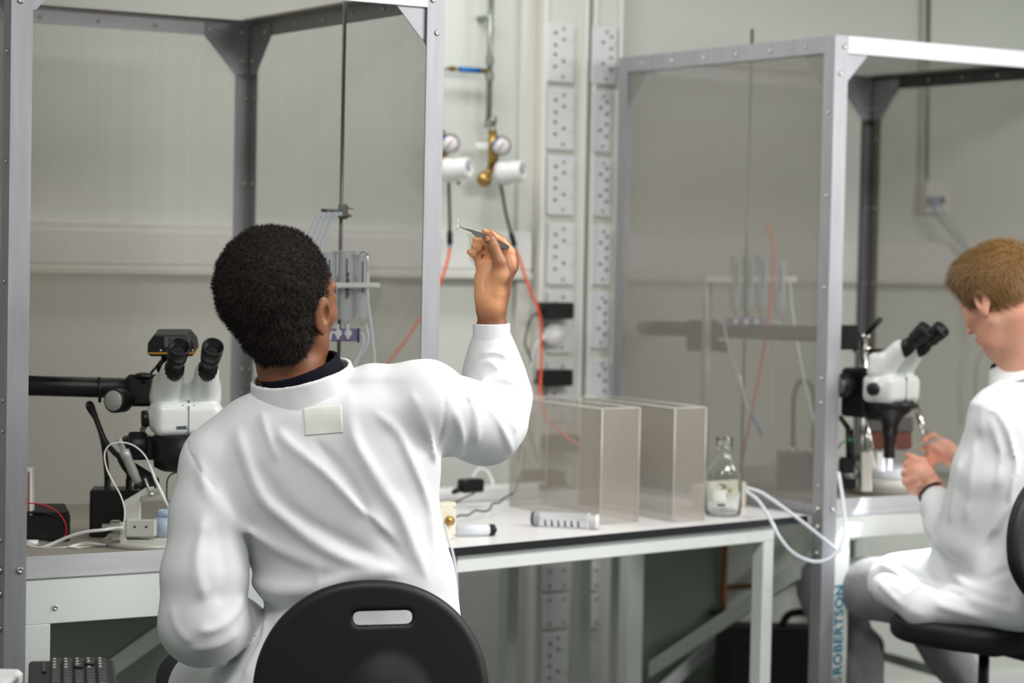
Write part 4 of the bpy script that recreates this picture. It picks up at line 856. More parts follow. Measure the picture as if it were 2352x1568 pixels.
# ================================================================ drip rack hanging in the left cage
def vrod(name, lab, x, y0, y1, d, r, m='dsteel'):
    a = V(x, y0, d); b = V(x, y1, d); b[0], b[1] = a[0], a[1]
    o = obj(name, MB().cyl(b, a, r, seg=14), M[m]); tag(o, lab, 'rod'); return a
DR = 5.35
q = V(787, 300, DR); a = V(787, 14, DR); zt2 = LH+BZ-.008
o = obj('support_rod', MB().cyl((q[0], q[1], .8806), (q[0], q[1], zt2), .0044, seg=14), M['dsteel']); tag(o, 'thin steel rod standing from floor to roof inside the left cage', 'rod')
K = lambda x, y, z=0.: V(x, y, DR-.02+z)
cl = thing('tube_clamp', 'small brass-coloured clamp on the rod holding four tubes', 'clamp', tuple(K(785, 495)))
obj('boss', MB().rbox((-.010, -.008, -.016), (.012, .014, .018), .003, vf, K(787, 487, .02)), M['dsteel'], cl)
obj('bar', MB().cyl(K(738, 484, -.01), K(785, 486, 0), .005), M['dsteel'], cl); obj('bar', MB().cyl(K(742, 492, -.012), K(803, 494, -.004), .0036), M['dsteel'], cl); obj('wing_screw', MB().cyl(K(795, 478), K(812, 479), .002).cyl(K(795, 494), K(808, 496), .0035), M['brass'], cl)
for i, (x, e) in enumerate(((742, 697), (755, 712), (768, 722), (780, 735))):
    tub('silicone_tube', [K(x+6, 492, -.02), K(x-4, 492, -.02), K(x-17, 505, -.02), K(x-29, 535, -.02), K(e, 580, -.02), K(e-2, 640, -.015), K(e+14, 700, .0)], .0046, 'silic', '%s milky tube from the left arching over the left-cage clamp' % ordn[i].replace('top', 'first'), 'tube')
rk = thing('syringe_rack', 'white plastic plate holding upright syringes inside the left cage', 'rack', tuple(K(800, 660)))
obj('plate', MB().rbox((-.075, -.045, -.006), (.078, .02, .006), .003, vf, K(796, 656)), M['wplas'], rk)
def usyr(x, yt, yb, r, lab, g_, d=0., fl=True):
    a, b = K(x, yt, d), K(x, yb, d); b[0], b[1] = a[0], a[1]; L = a[2]-b[2]
    t = thing('drip_syringe', lab, 'syringe', tuple(b), group=g_)
    obj('barrel', MB().lathe([(0, L*.02), (r*.3, 0), (r*.32, L*.06), (r*.9, L*.09), (r, L*.12), (r, L), (r*.9, L), (r*.9, L*.13), (0, L*.10)], b, seg=24), M['syr'], t)
    if fl: obj('flange', MB().rbox((-r*1.6, -r, -.001), (r*1.6, r, .0015), .004, vf, a), M['syr'], t)
    obj('scale_print', MB().box((-.0015, -.0006, -L*.55), (.0015, 0, -L*.1), vf, a-FW*(r+.0002)), M['print'], t)
    return a, b
usyr(758, 580, 745, .0165, 'frosted syringe in the left cage rack, beside the person\'s cheek', 'rack syringes'); usyr(798, 577, 750, .0195, 'frosted syringe in the middle of the left cage rack', 'rack syringes', -.005); usyr(834, 585, 745, .0165, 'rightmost frosted syringe of the left cage rack, steel hook over its rim', 'rack syringes', -.01)
hk = thing('hooked_tube', 'bent steel hook over the rightmost syringe with a white tube running down', 'tube', tuple(K(862, 845, -.04))); obj('hook', MB().tube(spline([K(824, 600, -.01), K(826, 585, -.015), K(835, 579, -.02), K(844, 586, -.03), K(845, 625, -.035)], 6), .0022, 8), M['steel'], hk); obj('tube', MB().tube(spline([K(845, 622, -.035), K(845, 690, -.04), K(853, 750, -.04), K(860, 820, -.04), K(864, 880, -.04)], 6), .0036, 10), M['silic'], hk)
mf = thing('stopcock_manifold', 'purple manifold with white stopcock taps below the left cage syringes', 'manifold', tuple(K(790, 785)))
obj('body_bar', MB().rbox((-.045, -.006, -.016), (.034, .012, .014), .003, vf, K(793, 768)), M['purple'], mf); obj('end_clip', MB().box((-.0015, -.008, -.012), (.0015, .012, .022), vf, K(823, 775, -.002)), M['black'], mf)
for x in (777, 800): obj('tap', MB().cyl(K(x, 765, -.012), K(x, 765, .002), .0085).rbox((-.0035, -.014, -.002), (.0035, -.008, .021), .002, vf, K(x, 765)).rbox((-.0035, -.014, -.014), (.0035, -.008, .0), .002, vf, K(x, 765)), M['wplas'], mf)
obj('outlet_elbow', MB().tube(spline([K(768, 762, -.01), K(760, 766, -.01), K(757, 782, -.01)], 4), .004, 8), M['wplas'], mf)
tub('clear_tube', [K(827, 765), K(834, 770), K(835, 790, -.01), K(826, 810, -.02), K(812, 840, -.03), K(806, 880, -.03)], .0028, 'silic', 'clear tube leaving the purple manifold downward', 'tube')
tub('clear_tube', [K(840, 745, -.01), K(846, 770, -.02), K(842, 795, -.02), K(826, 818, -.025), K(815, 850, -.03)], .0026, 'silic', 'clear tube from the rightmost syringe joining the manifold outlet line', 'tube')
# ================================================================ right cage contents
D2 = 6.08
f2 = _f*math.cos(.80)-_r*math.sin(.80)
s2 = scope('stereo microscope in front of the fair-haired person', V(2046, 922, D2), f2, 2)
# its horizontal boom on an upright
pb = V(1622, 800, 6.64)
up2 = thing('boom_stand', 'upright with dark horizontal boom seen through the mesh of the right cage', 'stand', (pb[0], pb[1], .8806))
obj('post', MB().cyl((pb[0], pb[1], .8806), (pb[0], pb[1], V(1622, 640, 6.64)[2]), .013, seg=20), M['lgrey'], up2)
b0, b1 = V(1476, 752, 7.03), V(1960, 770, 6.20); obj('boom', MB().tube([b0, b1], .022, 18), M['black'], up2)
obj('cross_clamp', MB().rbox((-.045, -.04, -.048), (.042, .05, .042), .010, vf, V(1614, 768, 6.70)), M['black'], up2); obj('clamp_knob', MB().cyl(V(1650, 795, 6.66), V(1668, 797, 6.64), .016), M['black'], up2)
obj('end_block', MB().rbox((-.026, -.03, -.036), (.026, .03, .030), .004, vf, V(1948, 772, 6.16)), M['black'], up2)
fp = V(1985, 800, 6.17)
obj('focus_post', MB().cyl((fp[0], fp[1], V(1985, 1040, 6.17)[2]), (fp[0], fp[1], V(1985, 765, 6.17)[2]), .011), M['steel'], up2); obj('lever', MB().cyl(V(1990, 768, 6.15), V(2023, 732, 6.12), .0062, .0075), M['black'], up2); obj('knuckle', MB().cyl(V(1970, 772, 6.16), V(1998, 772, 6.16), .012), M['steel'], up2)
obj('pin', MB().cyl(V(2000, 800, 6.14), V(1960, 806, 6.17), .005), M['steel'], up2)
# rod through the roof
q = V(1722, 300, 6.55); zt3 = V(1722, 68, 6.55)[2]
o = obj('support_rod', MB().cyl((q[0], q[1], .8806), (q[0], q[1], zt3), .0042, seg=12), M['dsteel']); tag(o, 'thin rod in the right cage whose tip sticks out above the roof', 'rod')
J = lambda x, y, z=0.: V(x, y, 6.60+z)
rk2 = thing('syringe_rack', 'white syringe rack on a bent support seen through the right cage mesh', 'rack', tuple(J(1724, 645)))
obj('plate', MB().rbox((-.132, -.03, -.009), (.130, .03, .009), .003, vf, J(1724, 642)), M['wplas'], rk2); obj('support', MB().tube([J(1622, 640), J(1622, 650), J(1622, 800)], .008, 10), M['wplas'], rk2)
_K = K; K = J
for i, (x, w_) in enumerate(((1692, .018), (1722, .018), (1752, .018), (1792, .019))): usyr(x, 588 if i < 3 else 600, 725, w_, 'frosted syringe in the right cage rack, %s from the left' % ['first', 'second', 'third', 'fourth'][i], 'right rack syringes', -.02, True)
K = _K
mf2 = thing('stopcock_manifold', 'purple manifold below the syringes of the right cage', 'manifold', tuple(J(1715, 750))); obj('body_bar', MB().rbox((-.055, -.006, -.011), (.055, .012, .012), .003, vf, J(1712, 738, -.06)), M['purple'], mf2)
for x in (1690, 1714, 1738): obj('tap', MB().cyl(J(x, 738, -.075), J(x, 738, -.06), .008), M['wplas'], mf2)
tub('clear_tube', [J(1664, 742, -.06), J(1668, 775, -.06), J(1680, 820, -.07), J(1698, 870, -.08), J(1706, 895, -.08), J(1712, 925, -.08), J(1722, 945, -.08)], .0034, 'silic', 'clear tube from the left end of the right cage manifold', 'tube')
obj_b = obj('luer_connector', MB().cyl(J(1697, 862, -.08), J(1702, 898, -.08), .0085, .006), M['wplas']); tag(obj_b, 'white connector on the clear tube inside the right cage', 'connector')
obj_b = obj('needle_hub', MB().cyl(J(1727, 950, -.08), J(1751, 1000, -.08), .0058, .0042), M['bluecable']); tag(obj_b, 'blue needle hub hanging from a tube in the right cage', 'needle hub')
tub('orange_tube', [J(1762, 518, -.04), J(1772, 540, -.05), J(1778, 580, -.06), J(1774, 650, -.06), J(1764, 740, -.06), J(1748, 840, -.05), J(1730, 930, -.03), J(1712, 1020, .0), J(1702, 1068, .02)], .0042, 'orange', 'orange tube hanging inside the right cage', 'tube')
tub('clear_tube', [J(1775, 735, -.06), J(1790, 745, -.06), J(1784, 775, -.06), J(1776, 820, -.06), J(1772, 900, -.06), J(1774, 1000, -.06), J(1780, 1080, -.06), J(1782, 1130, -.06)], .0032, 'silic', 'long clear tube hanging in the middle of the right cage', 'tube')
tub('silicone_tube', [J(1814, 640, -.05), J(1818, 700, -.06), J(1830, 780, -.08), J(1848, 880, -.12), J(1868, 960, -.2), J(1900, 1060, -.3)], .0042, 'silic', 'milky tube slanting down from the right end of the right rack', 'tube')
a = J(1790, 1150, -.2); a[2] = .8806
ls2 = thing('light_source', 'black cold light source with two gooseneck loops in the right cage', 'lamp', tuple(a)); Rf = np.stack([_r, _f, _u], 1)
obj('housing', MB().rbox((0, 0, 0), (.12, .10, .105), .006, Rf, a), M['black'], ls2); obj('dial', MB().lathe([(0, 0), (.012, 0), (.010, .012), (0, .012)], a+Rf@np.array([.08, 0, .05]), -_f, 14), M['blackm'], ls2)
for x in (.035, .085): obj('socket_nut', MB().cyl(a+Rf@np.array([x, .05, .105]), a+Rf@np.array([x, .05, .118]), .010), M['lgrey'], ls2)
obj('gooseneck', MB().tube(spline([J(1822, 1040, -.07), J(1822, 980, -.07), J(1824, 910, -.07), J(1838, 876, -.07), J(1862, 885, -.07), J(1872, 930, -.07), J(1868, 1035, -.07)], 6), .0075, 10), M['blackm'], ls2)
a = J(1770, 1160, -.3)
# stage, dish, lit preparation
sp = PZ(2040, 1112, .905); st3 = thing('round_stage', 'grey round stage plate under the right microscope, above the bench edge', 'stage', (sp[0], sp[1], PZ0))
obj('plate', MB().lathe([(0, 0), (.10, 0), (.10, .040), (.093, .045), (0, .045)], (sp[0], sp[1]+.02, PZ0+.0006), seg=56), M['lgrey'], st3)
sz2 = PZ0+.0462
ds2 = thing('dish', 'brightly lit pale blue dish on the right round stage', 'dish', (sp[0], sp[1], sz2)); obj('base', MB().lathe([(0, 0), (.072, 0), (.074, .004), (.074, .028), (.069, .028), (.069, .007), (0, .007)], (sp[0]+.01, sp[1]+.02, sz2), seg=48), M['litdish'], ds2)
lw = bpy.data.lights.new('led_lamp', 'SPOT'); lw.energy = 22; lw.spot_size = 1.0; lw.color = (.95, .98, 1); lw.shadow_soft_size = .008; lo_ = bpy.data.objects.new('led_lamp', lw); COL.objects.link(lo_)
tgt = V(2064, 1085, 6.08); src = V(2108, 985, 6.16); lo_.location = src; dq = Vector(tuple(tgt-src)); lo_.rotation_euler = dq.to_track_quat('-Z', 'Y').to_euler()
Q = lambda x, y, z=0.: V(x, y, 6.12+z)
for x, y0_, y1_, w_, lab in ((2018, 1038, 1070, .012, 'white block of the manipulator clips, left of the lit dish'), (2030, 1030, 1072, .006, 'tall clear clip beside the lit dish'), (2045, 1035, 1068, .008, 'short clear clip beside the lit dish')):
    a = Q(x, y1_); t_ = obj('dish_clip', MB().rbox((-w_/2, -.008, 0), (w_/2, .008, (y1_-y0_)/865+.012), .002, vf, a-UP*.012), M['wplas' if x == 2018 else 'clear']); tag(t_, lab, 'clip')
md2 = thing('micromanipulator', 'silver manipulator column at the left of the right stage', 'manipulator', tuple(Q(1990, 1095)))
obj('column', MB().rbox((-.013, -.014, -.05), (.015, .014, .055), .004, vf, Q(1988, 1085)), M['lgrey'], md2); obj('post', MB().tube([Q(1978, 935, .08), Q(1990, 985, .06), Q(1998, 1035, .02)], [.010, .010, .012], 14), M['steel'], md2)
obj('arm', MB().tube([Q(1998, 1036, .01), Q(2010, 1075)], .007, 10), M['wplas'], md2)
md3 = thing('micrometer_arm', 'slanting steel arm to the right of the right microscope', 'manipulator', tuple(Q(2120, 990, .1)))
obj('rod', MB().cyl(Q(2102, 930, .12), Q(2125, 1000, .10), .009), M['steel'], md3); obj('knob', MB().cyl(Q(2096, 918, .12), Q(2102, 932, .12), .0115), M['dsteel'], md3)
rb_ = thing('brown_block', 'dark red-brown block behind the right stage', 'block', tuple(Q(2045, 1020, .25))); obj('block', MB().rbox((-.055, 0, -.04), (.06, .05, .010), .004, vf, Q(2045, 1000, .25)), mat('red_brown', (110, 66, 52), .6), rb_); obj('top_plate', MB().rbox((-.06, -.003, .0105), (.065, .055, .05), .004, vf, Q(2045, 1000, .25)), M['dsteel'], rb_)
js = thing('joystick_clamp', 'black clamp and small fittings at the left of the right stage, behind the post', 'clamp', tuple(Q(1950, 1100)))
obj('body', MB().rbox((-.022, -.02, -.04), (.018, .02, .045), .006, vf, Q(1948, 1088, .02)), M['black'], js); obj('fitting', MB().cyl(Q(1930, 1095), Q(1975, 1090), .010).cyl(Q(1965, 1070), Q(1968, 1118), .008), M['dsteel'], js)
obj('lever', MB().cyl(Q(1928, 955, .02), Q(1950, 985, .02), .006, .008), M['black'], js); obj('post', MB().cyl(Q(1950, 985, .02), Q(1952, 1060, .02), .010), M['black'], js)
tub('green_wire', [Q(1925, 1030), Q(1935, 1016), Q(1955, 1010), Q(1975, 1016)], .0022, 'green', 'green wire beside the right cage post', 'wire')
# ================================================================ desk corner and keyboard at the lower left
kz = .776
d0 = PZ(56, 1535, kz); Rk_ = np.stack([_r*math.cos(.02)-_f*math.sin(.02), _f*math.cos(.02)+_r*math.sin(.02), _u], 1)
dk = thing('side_desk', 'corner of a white desk with a grey edge at the lower left', 'desk', (d0[0]-.35, d0[1]-.35, 0))
obj('desktop', MB().rbox((-.75, -.75, -.028), (.0, .0, 0), .012, Rk_, d0), M['wood'], dk); obj('edge_strip', MB().box((-.735, .0, -.027), (-.012, .0015, -.001), Rk_, d0), M['dsteel'], dk)
for u, v in ((-.70, -.70), (-.70, -.06), (-.06, -.06), (-.06, -.70)): obj('leg', MB().box((u, v, -kz), (u+.04, v+.04, -.0285), Rk_, d0), M['white_pc'], dk)
kb0 = PZ(66, 1517, kz+.022); kt = math.radians(4); kf = np.array([ray(110, 1540)[0], ray(110, 1540)[1], 0]); kf /= np.linalg.norm(kf); Rkb = np.stack([np.array([kf[1], -kf[0], 0]), kf, _u], 1)@np.array([[1, 0, 0], [0, math.cos(kt), -math.sin(kt)], [0, math.sin(kt), math.cos(kt)]])
kb = thing('keyboard', 'black computer keyboard at the lower left, overhanging the desk corner', 'keyboard', tuple(kb0))
KW, KL = .148, .44
obj('case', MB().rbox((0, -KL, -.016), (KW, 0, 0), .006, Rkb, kb0), M['black'], kb)
M['key'] = mat('black_key', (24, 25, 27), .32)
kc_ = None
for i in range(5):
    for j in range(9):
        if (i, j) in ((3, 2), (2, 3)): continue
        u, v = .038+i*.0195, -.012-j*.0195; mb = MB().rbox((u, v-.0165, .0005), (u+.0165, v, .0075), .003, Rkb, kb0); k_ = obj('key', mb, M['key'], kb)
        if j < 4: obj('key_legend', MB().box((u+.004, v-.008, .0076), (u+.0085, v-.005, .0079), Rkb, kb0), M['wprint'], k_)
for j in range(6): obj('media_key', MB().rbox((.022, -.026-j*.012, .0005), (.031, -.017-j*.012, .004), .002, Rkb, kb0), M['key'], kb)

obj('tray', MB().rbox((.0, -.44, -.022), (.145, -.012, -.004), .006, Rkb, kb0+Rkb@np.array([.0, .0, -.013])).box((-.12, -.30, -.028), (.10, -.12, -.022), Rkb, kb0+Rkb@np.array([.0, .0, -.013])), M['black'], dk, label='dark tray under the keyboard')
def flat_text(name, s, size, origin, R, m, par, local=False):
    mb = text_mesh(s, size); v = np.array(mb.v); v -= [(v[:, 0].min()+v[:, 0].max())/2, v[:, 1].min(), 0]; v[:, 2] *= .3
    mb.v = (v@np.array(R).T+np.array(origin)).tolist(); return obj(name, mb, m, par, local=local)
flat_text('lettering', 'LOCK', .0075, (-.014, -.0492, .016), np.array([[1, 0, 0], [0, 0, -1], [0, 1, 0.]]), M['print'], s1, True)
for x, y in ((757, 655), (797, 655)):
    o_ = K(x, y, -.005)-FW*(.0195 if x > 780 else .017)-FW*.0012; flat_text('print', 'BD Plastipak', .0105, o_-UP*0+RT*.009, np.stack([UP, -RT, -FW], 1), M['print'], mf if False else rk)
# ================================================================ the person in the foreground, seen from behind
def vol(pts, pad): A = np.array(pts); return A.min(0)-pad, A.max(0)+pad
def pxw(P):
    Q = P-EYE.astype(np.float32); w_ = Q @ FW.astype(np.float32)
    return 1176+FPX*(Q @ RT.astype(np.float32))/w_, 784-FPX*(Q @ UP.astype(np.float32))/w_, w_
def loft(P, tab, ex=2.4):
    # tab rows: y, x left, x right, depth, half depth
    T = np.array(spline([np.array(r) for r in tab], 6)); x, y, w_ = pxw(P); yy = np.clip(y, T[0, 0], T[-1, 0])
    xl = np.interp(yy, T[:, 0], T[:, 1]); xr = np.interp(yy, T[:, 0], T[:, 2]); w0 = np.interp(yy, T[:, 0], T[:, 3]); b = np.interp(yy, T[:, 0], T[:, 4])
    a = (xr-xl)/2; s = w_/FPX; q = (np.abs((x-(xl+xr)/2)/a)**ex+np.abs((w_-w0)/b)**ex)**(1/ex)
    d = (q-1)*np.minimum(a*s, b)
    ov = np.maximum(T[0, 0]-y, y-T[-1, 0])*s
    return np.where(ov > 0, np.sqrt(np.maximum(d, 0)**2+ov**2), np.maximum(d, ov)).astype(np.float32)
def ridge(P, d, R):
    for pts, A, sg in R:
        e, t = polydist(P, pts); d = d-A*1.05/(1+(e/(sg*.8))**2)**1.5*np.minimum(1, 6*np.minimum(t, 1-t)+.15)
    return d
def wob(P, fr, seed, n=6):
    r = np.random.default_rng(seed); o = np.zeros(len(P), np.float32)
    for _ in range(n):
        k = r.normal(size=3); k *= fr*(.6+.8*r.random())/np.linalg.norm(k); o += np.sin(P @ k.astype(np.float32)+r.random()*6.28).astype(np.float32)
    return o/n
SH_R, EL_R, WR_R = V(978, 912, 4.40), V(1136, 975, 4.645), V(1129, 705, 4.62)
SH_L, EL_L, WR_L = V(492, 1072, 4.40), V(478, 1420, 4.36), V(600, 1450, 4.60)
HIP_R, HIP_L = V(900, 1650, 4.44), V(640, 1650, 4.44)
yv = np.array([0, 1., 0])
T1 = [(880, 640, 940, 4.42, .05), (930, 545, 1000, 4.42, .098), (1000, 475, 1012, 4.425, .112), (1080, 455, 1014, 4.43, .12), (1150, 470, 1012, 4.435, .122),
      (1220, 530, 1022, 4.44, .122), (1290, 574, 1040, 4.445, .122), (1345, 590, 1050, 4.446, .122), (1440, 602, 1062, 4.45, .122), (1520, 520, 1075, 4.455, .14), (1600, 470, 1090, 4.46, .16), (1760, 440, 1120, 4.48, .19)]
NK = V(700, 905, 4.425)
def coat1(P):
    d = loft(P, T1)
    d = smin(d, chain(P, [V(705, 940, 4.42), V(860, 905, 4.41), SH_R], [.050, .057, .062]), .05)
    d = smin(d, chain(P, [V(690, 955, 4.42), V(585, 988, 4.415), V(505, 1052, 4.405)], [.050, .053, .056]), .05)
    # right sleeve
    d = smin(d, chain(P, [SH_R, V(1050, 955, 4.50), V(1112, 978, 4.60)], [.066, .074, .080], .02), .035)
    fo = chain(P, [V(1128, 962, 4.64), V(1138, 910, 4.645), V(1134, 850, 4.64), V(1131, 805, 4.63), V(1130, 765, 4.625)], [.076, .070, .058, .043, .0345], .02)
    d = smin(d, fo, .012)
    # left sleeve
    sl = chain(P, [SH_L, V(480, 1180, 4.385), V(470, 1320, 4.365), V(468, 1430, 4.36)], [.066, .073, .080, .078], .02)
    sl = smin(sl, chain(P, [V(468, 1430, 4.36), V(540, 1440, 4.48), V(600, 1450, 4.58)], [.082, .058, .042], .02), .025)
    yy = pxw(P)[1]; d = smin(d, sl, np.interp(yy, [1120, 1260], [.03, .004]).astype(np.float32))
    # skirt over the thighs
    for h in (HIP_R, HIP_L): d = smin(d, sd_cap(P, h+np.array([0, 0, .01]), h+yv*.30+np.array([0, 0, -.0]), .105, .095), .05)
    return d
def on1(x, y): return march(coat1, x, y, 4.1, 4.8)
def crv(pts): return spline([on1(*q) for q in pts], 3)
R1 = [(crv([(545, 985), (561, 1041), (601, 1142), (661, 1197), (732, 1252), (812, 1292), (913, 1318)]), .013, .017),
      (crv([(640, 985), (661, 1016), (742, 1081), (812, 1152), (862, 1197), (905, 1240)]), .009, .014),
      (crv([(802, 906), (812, 1001), (842, 1061), (883, 1127), (918, 1177), (953, 1262), (978, 1323)]), .012, .014),
      (crv([(862, 946), (913, 991), (943, 1051), (973, 1122), (988, 1182), (996, 1262)]), .008, .012),
      (crv([(945, 901), (985, 991), (1000, 1061)]), .007, .011),
      (crv([(456, 1051), (478, 1132), (551, 1207), (621, 1250), (700, 1285), (790, 1310)]), .012, .016),
      (crv([(601, 941), (611, 991), (640, 1060)]), .005, .012),
      (crv([(720, 1010), (800, 1100), (850, 1190), (930, 1290)]), -.007, .013),
      (crv([(585, 1060), (640, 1145), (720, 1205), (860, 1275)]), -.008, .015),
      (crv([(580, 1335), (641, 1356), (732, 1350), (812, 1322), (900, 1312)]), .024, .016),
      (crv([(590, 1385), (650, 1398), (740, 1390), (830, 1366)]), -.022, .012),
      (crv([(735, 1290), (728, 1330), (740, 1365)]), .005, .009),
      (crv([(610, 1420), (600, 1480), (560, 1560)]), .009, .011), (crv([(640, 1430), (645, 1500)]), .007, .010), (crv([(520, 1520), (490, 1567)]), .007, .008),
      (crv([(1066, 894), (1085, 933), (1096, 1020)]), .010, .010), (crv([(1112, 925), (1150, 978), (1176, 1038)]), .010, .008),
      (crv([(1075, 925), (1110, 915), (1157, 932), (1196, 944)]), -.007, .008), (crv([(1070, 900), (1110, 878), (1160, 870), (1195, 885)]), .008, .010),
      (crv([(1160, 945), (1186, 990)]), .006, .007), (crv([(1100, 815), (1140, 808), (1170, 822)]), .005, .006), (crv([(1085, 845), (1120, 830), (1150, 850)]), .005, .008),
      (crv([(1040, 940), (1060, 1000), (1050, 1060)]), .006, .010), (crv([(1018, 870), (1022, 905), (1021, 958), (1006, 1030)]), -.004, .0035),
      (crv([(428, 1010), (452, 1070), (500, 1130)]), -.004, .0045),
      (crv([(470, 1180), (452, 1290), (470, 1380)]), .008, .018), (crv([(500, 1200), (520, 1310), (505, 1390)]), -.006, .015),
      (crv([(450, 1452), (500, 1442), (540, 1410), (560, 1370)]), .006, .014), (crv([(440, 1490), (500, 1482), (550, 1450)]), .004, .012), (crv([(392, 1390), (405, 1440), (440, 1480)]), .004, .014)]
def coat1d(P):
    d = ridge(P, coat1(P), R1); d = d-.0022*wob(P, 38, 3)-.0008*wob(P, 120, 5)
    # neck opening
    return smax(d, -sd_cap(P, NK-np.array([0, 0, .04]), NK+UP*.12+RT*.004, .064, .074), .01)
p1 = thing('person', 'person with short black afro hair and white lab coat, back to us, raising tweezers', 'person', (V(760, 1600, 4.45)[0], V(760, 1600, 4.45)[1], .0))
M['coat'] = mat('white_cotton', (225, 227, 229), .85, bump=.12, bscale=900, spec=.2)
M['skin1'] = mat('dark_brown_skin', (142, 91, 62), .45, noise=.0, bump=.25, bscale=300, sss=.12, rgb2=(122, 78, 52), nscale=14)
M['hair1'] = mat('black_hair', (38, 31, 29), .75, spec=.3)
M['knit'] = mat('navy_black_cotton', (18, 18, 30), .85, spec=.2)
lo, hi = vol([V(360, 830, 4.2), V(360, 1700, 4.2), V(1220, 830, 4.75), V(1130, 1760, 4.2), V(400, 1760, 4.7), V(1150, 1760, 4.8), HIP_R+yv*.38, HIP_L+yv*.38, V(1130, 730, 4.6)], .06)
body('lab_coat', coat1, lo, hi, .0042, M['coat'], p1, det=coat1d)
# cuff of the raised sleeve
def band(P, c, ax, xd, rx, ry, hh, th, flare=0., ex=2.):
    R = frame(ax, xd); Q = (P-np.asarray(c, np.float32)) @ R.astype(np.float32)
    e = (np.power(np.abs(Q[:, 0]/rx)**ex+np.abs(Q[:, 1]/ry)**ex, 1/ex)-1)*min(rx, ry)+Q[:, 2]*flare
    q0 = np.abs(e)-th; q1 = np.abs(Q[:, 2])-hh
    return np.sqrt(np.maximum(q0, 0)**2+np.maximum(q1, 0)**2)+np.minimum(np.maximum(q0, q1), 0)-.0012
cc = V(1129, 768, 4.622); cax = V(1129, 720, 4.62)-V(1131, 800, 4.625)
cuff = lambda P: band(P, cc, cax+RT*.001, RT, .0345, .0335, .021, .0016)
cd_ = lambda P: cuff(P)-.0004*np.sin((((P-cc.astype(np.float32)) @ np.stack([RT, FW], 1).astype(np.float32)) @ np.array([1., 0], np.float32))*2600)
body('cuff', cuff, cc-.05, cc+.05, .0012, M['coat'], p1, det=cd_)
# collars
colc = V(699, 889, 4.41); cola = UP*1.+RT*-.20-FW*.28
colf = lambda P: smin(band(P, colc, cola, RT, .099, .090, .029, .0026, .14), band(P, colc-cola*.022, cola, RT, .103, .094, .005, .0034, .25), .004)
body('collar', colf, colc-.15, colc+.15, .0025, M['coat'], p1, det=lambda P: colf(P)-.0018*wob(P, 60, 9)-.0006*wob(P, 220, 4))
shf = lambda P: band(P, colc+UP*.019-RT*.003, cola-RT*.14, RT, .077, .070, .022, .0022, .05)
body('shirt_collar', shf, colc-.14, colc+.14, .0025, M['knit'], p1)
# ---- head
PH, TH_ = .570, .177
fy = math.cos(TH_)*(math.sin(PH)*RT+math.cos(PH)*FW)+math.sin(TH_)*UP; fx = math.cos(PH)*RT-math.sin(PH)*FW-.199*UP; fx = fx-fy*(fx@fy); fx /= np.linalg.norm(fx); fz = np.cross(fx, fy)
HR = np.stack([fx, fy, fz], 1); HC = V(665.8, 704.4, 4.40)
hsc = 1.038
def toH(P): return ((P-HC.astype(np.float32)) @ HR.astype(np.float32))/np.float32(hsc)
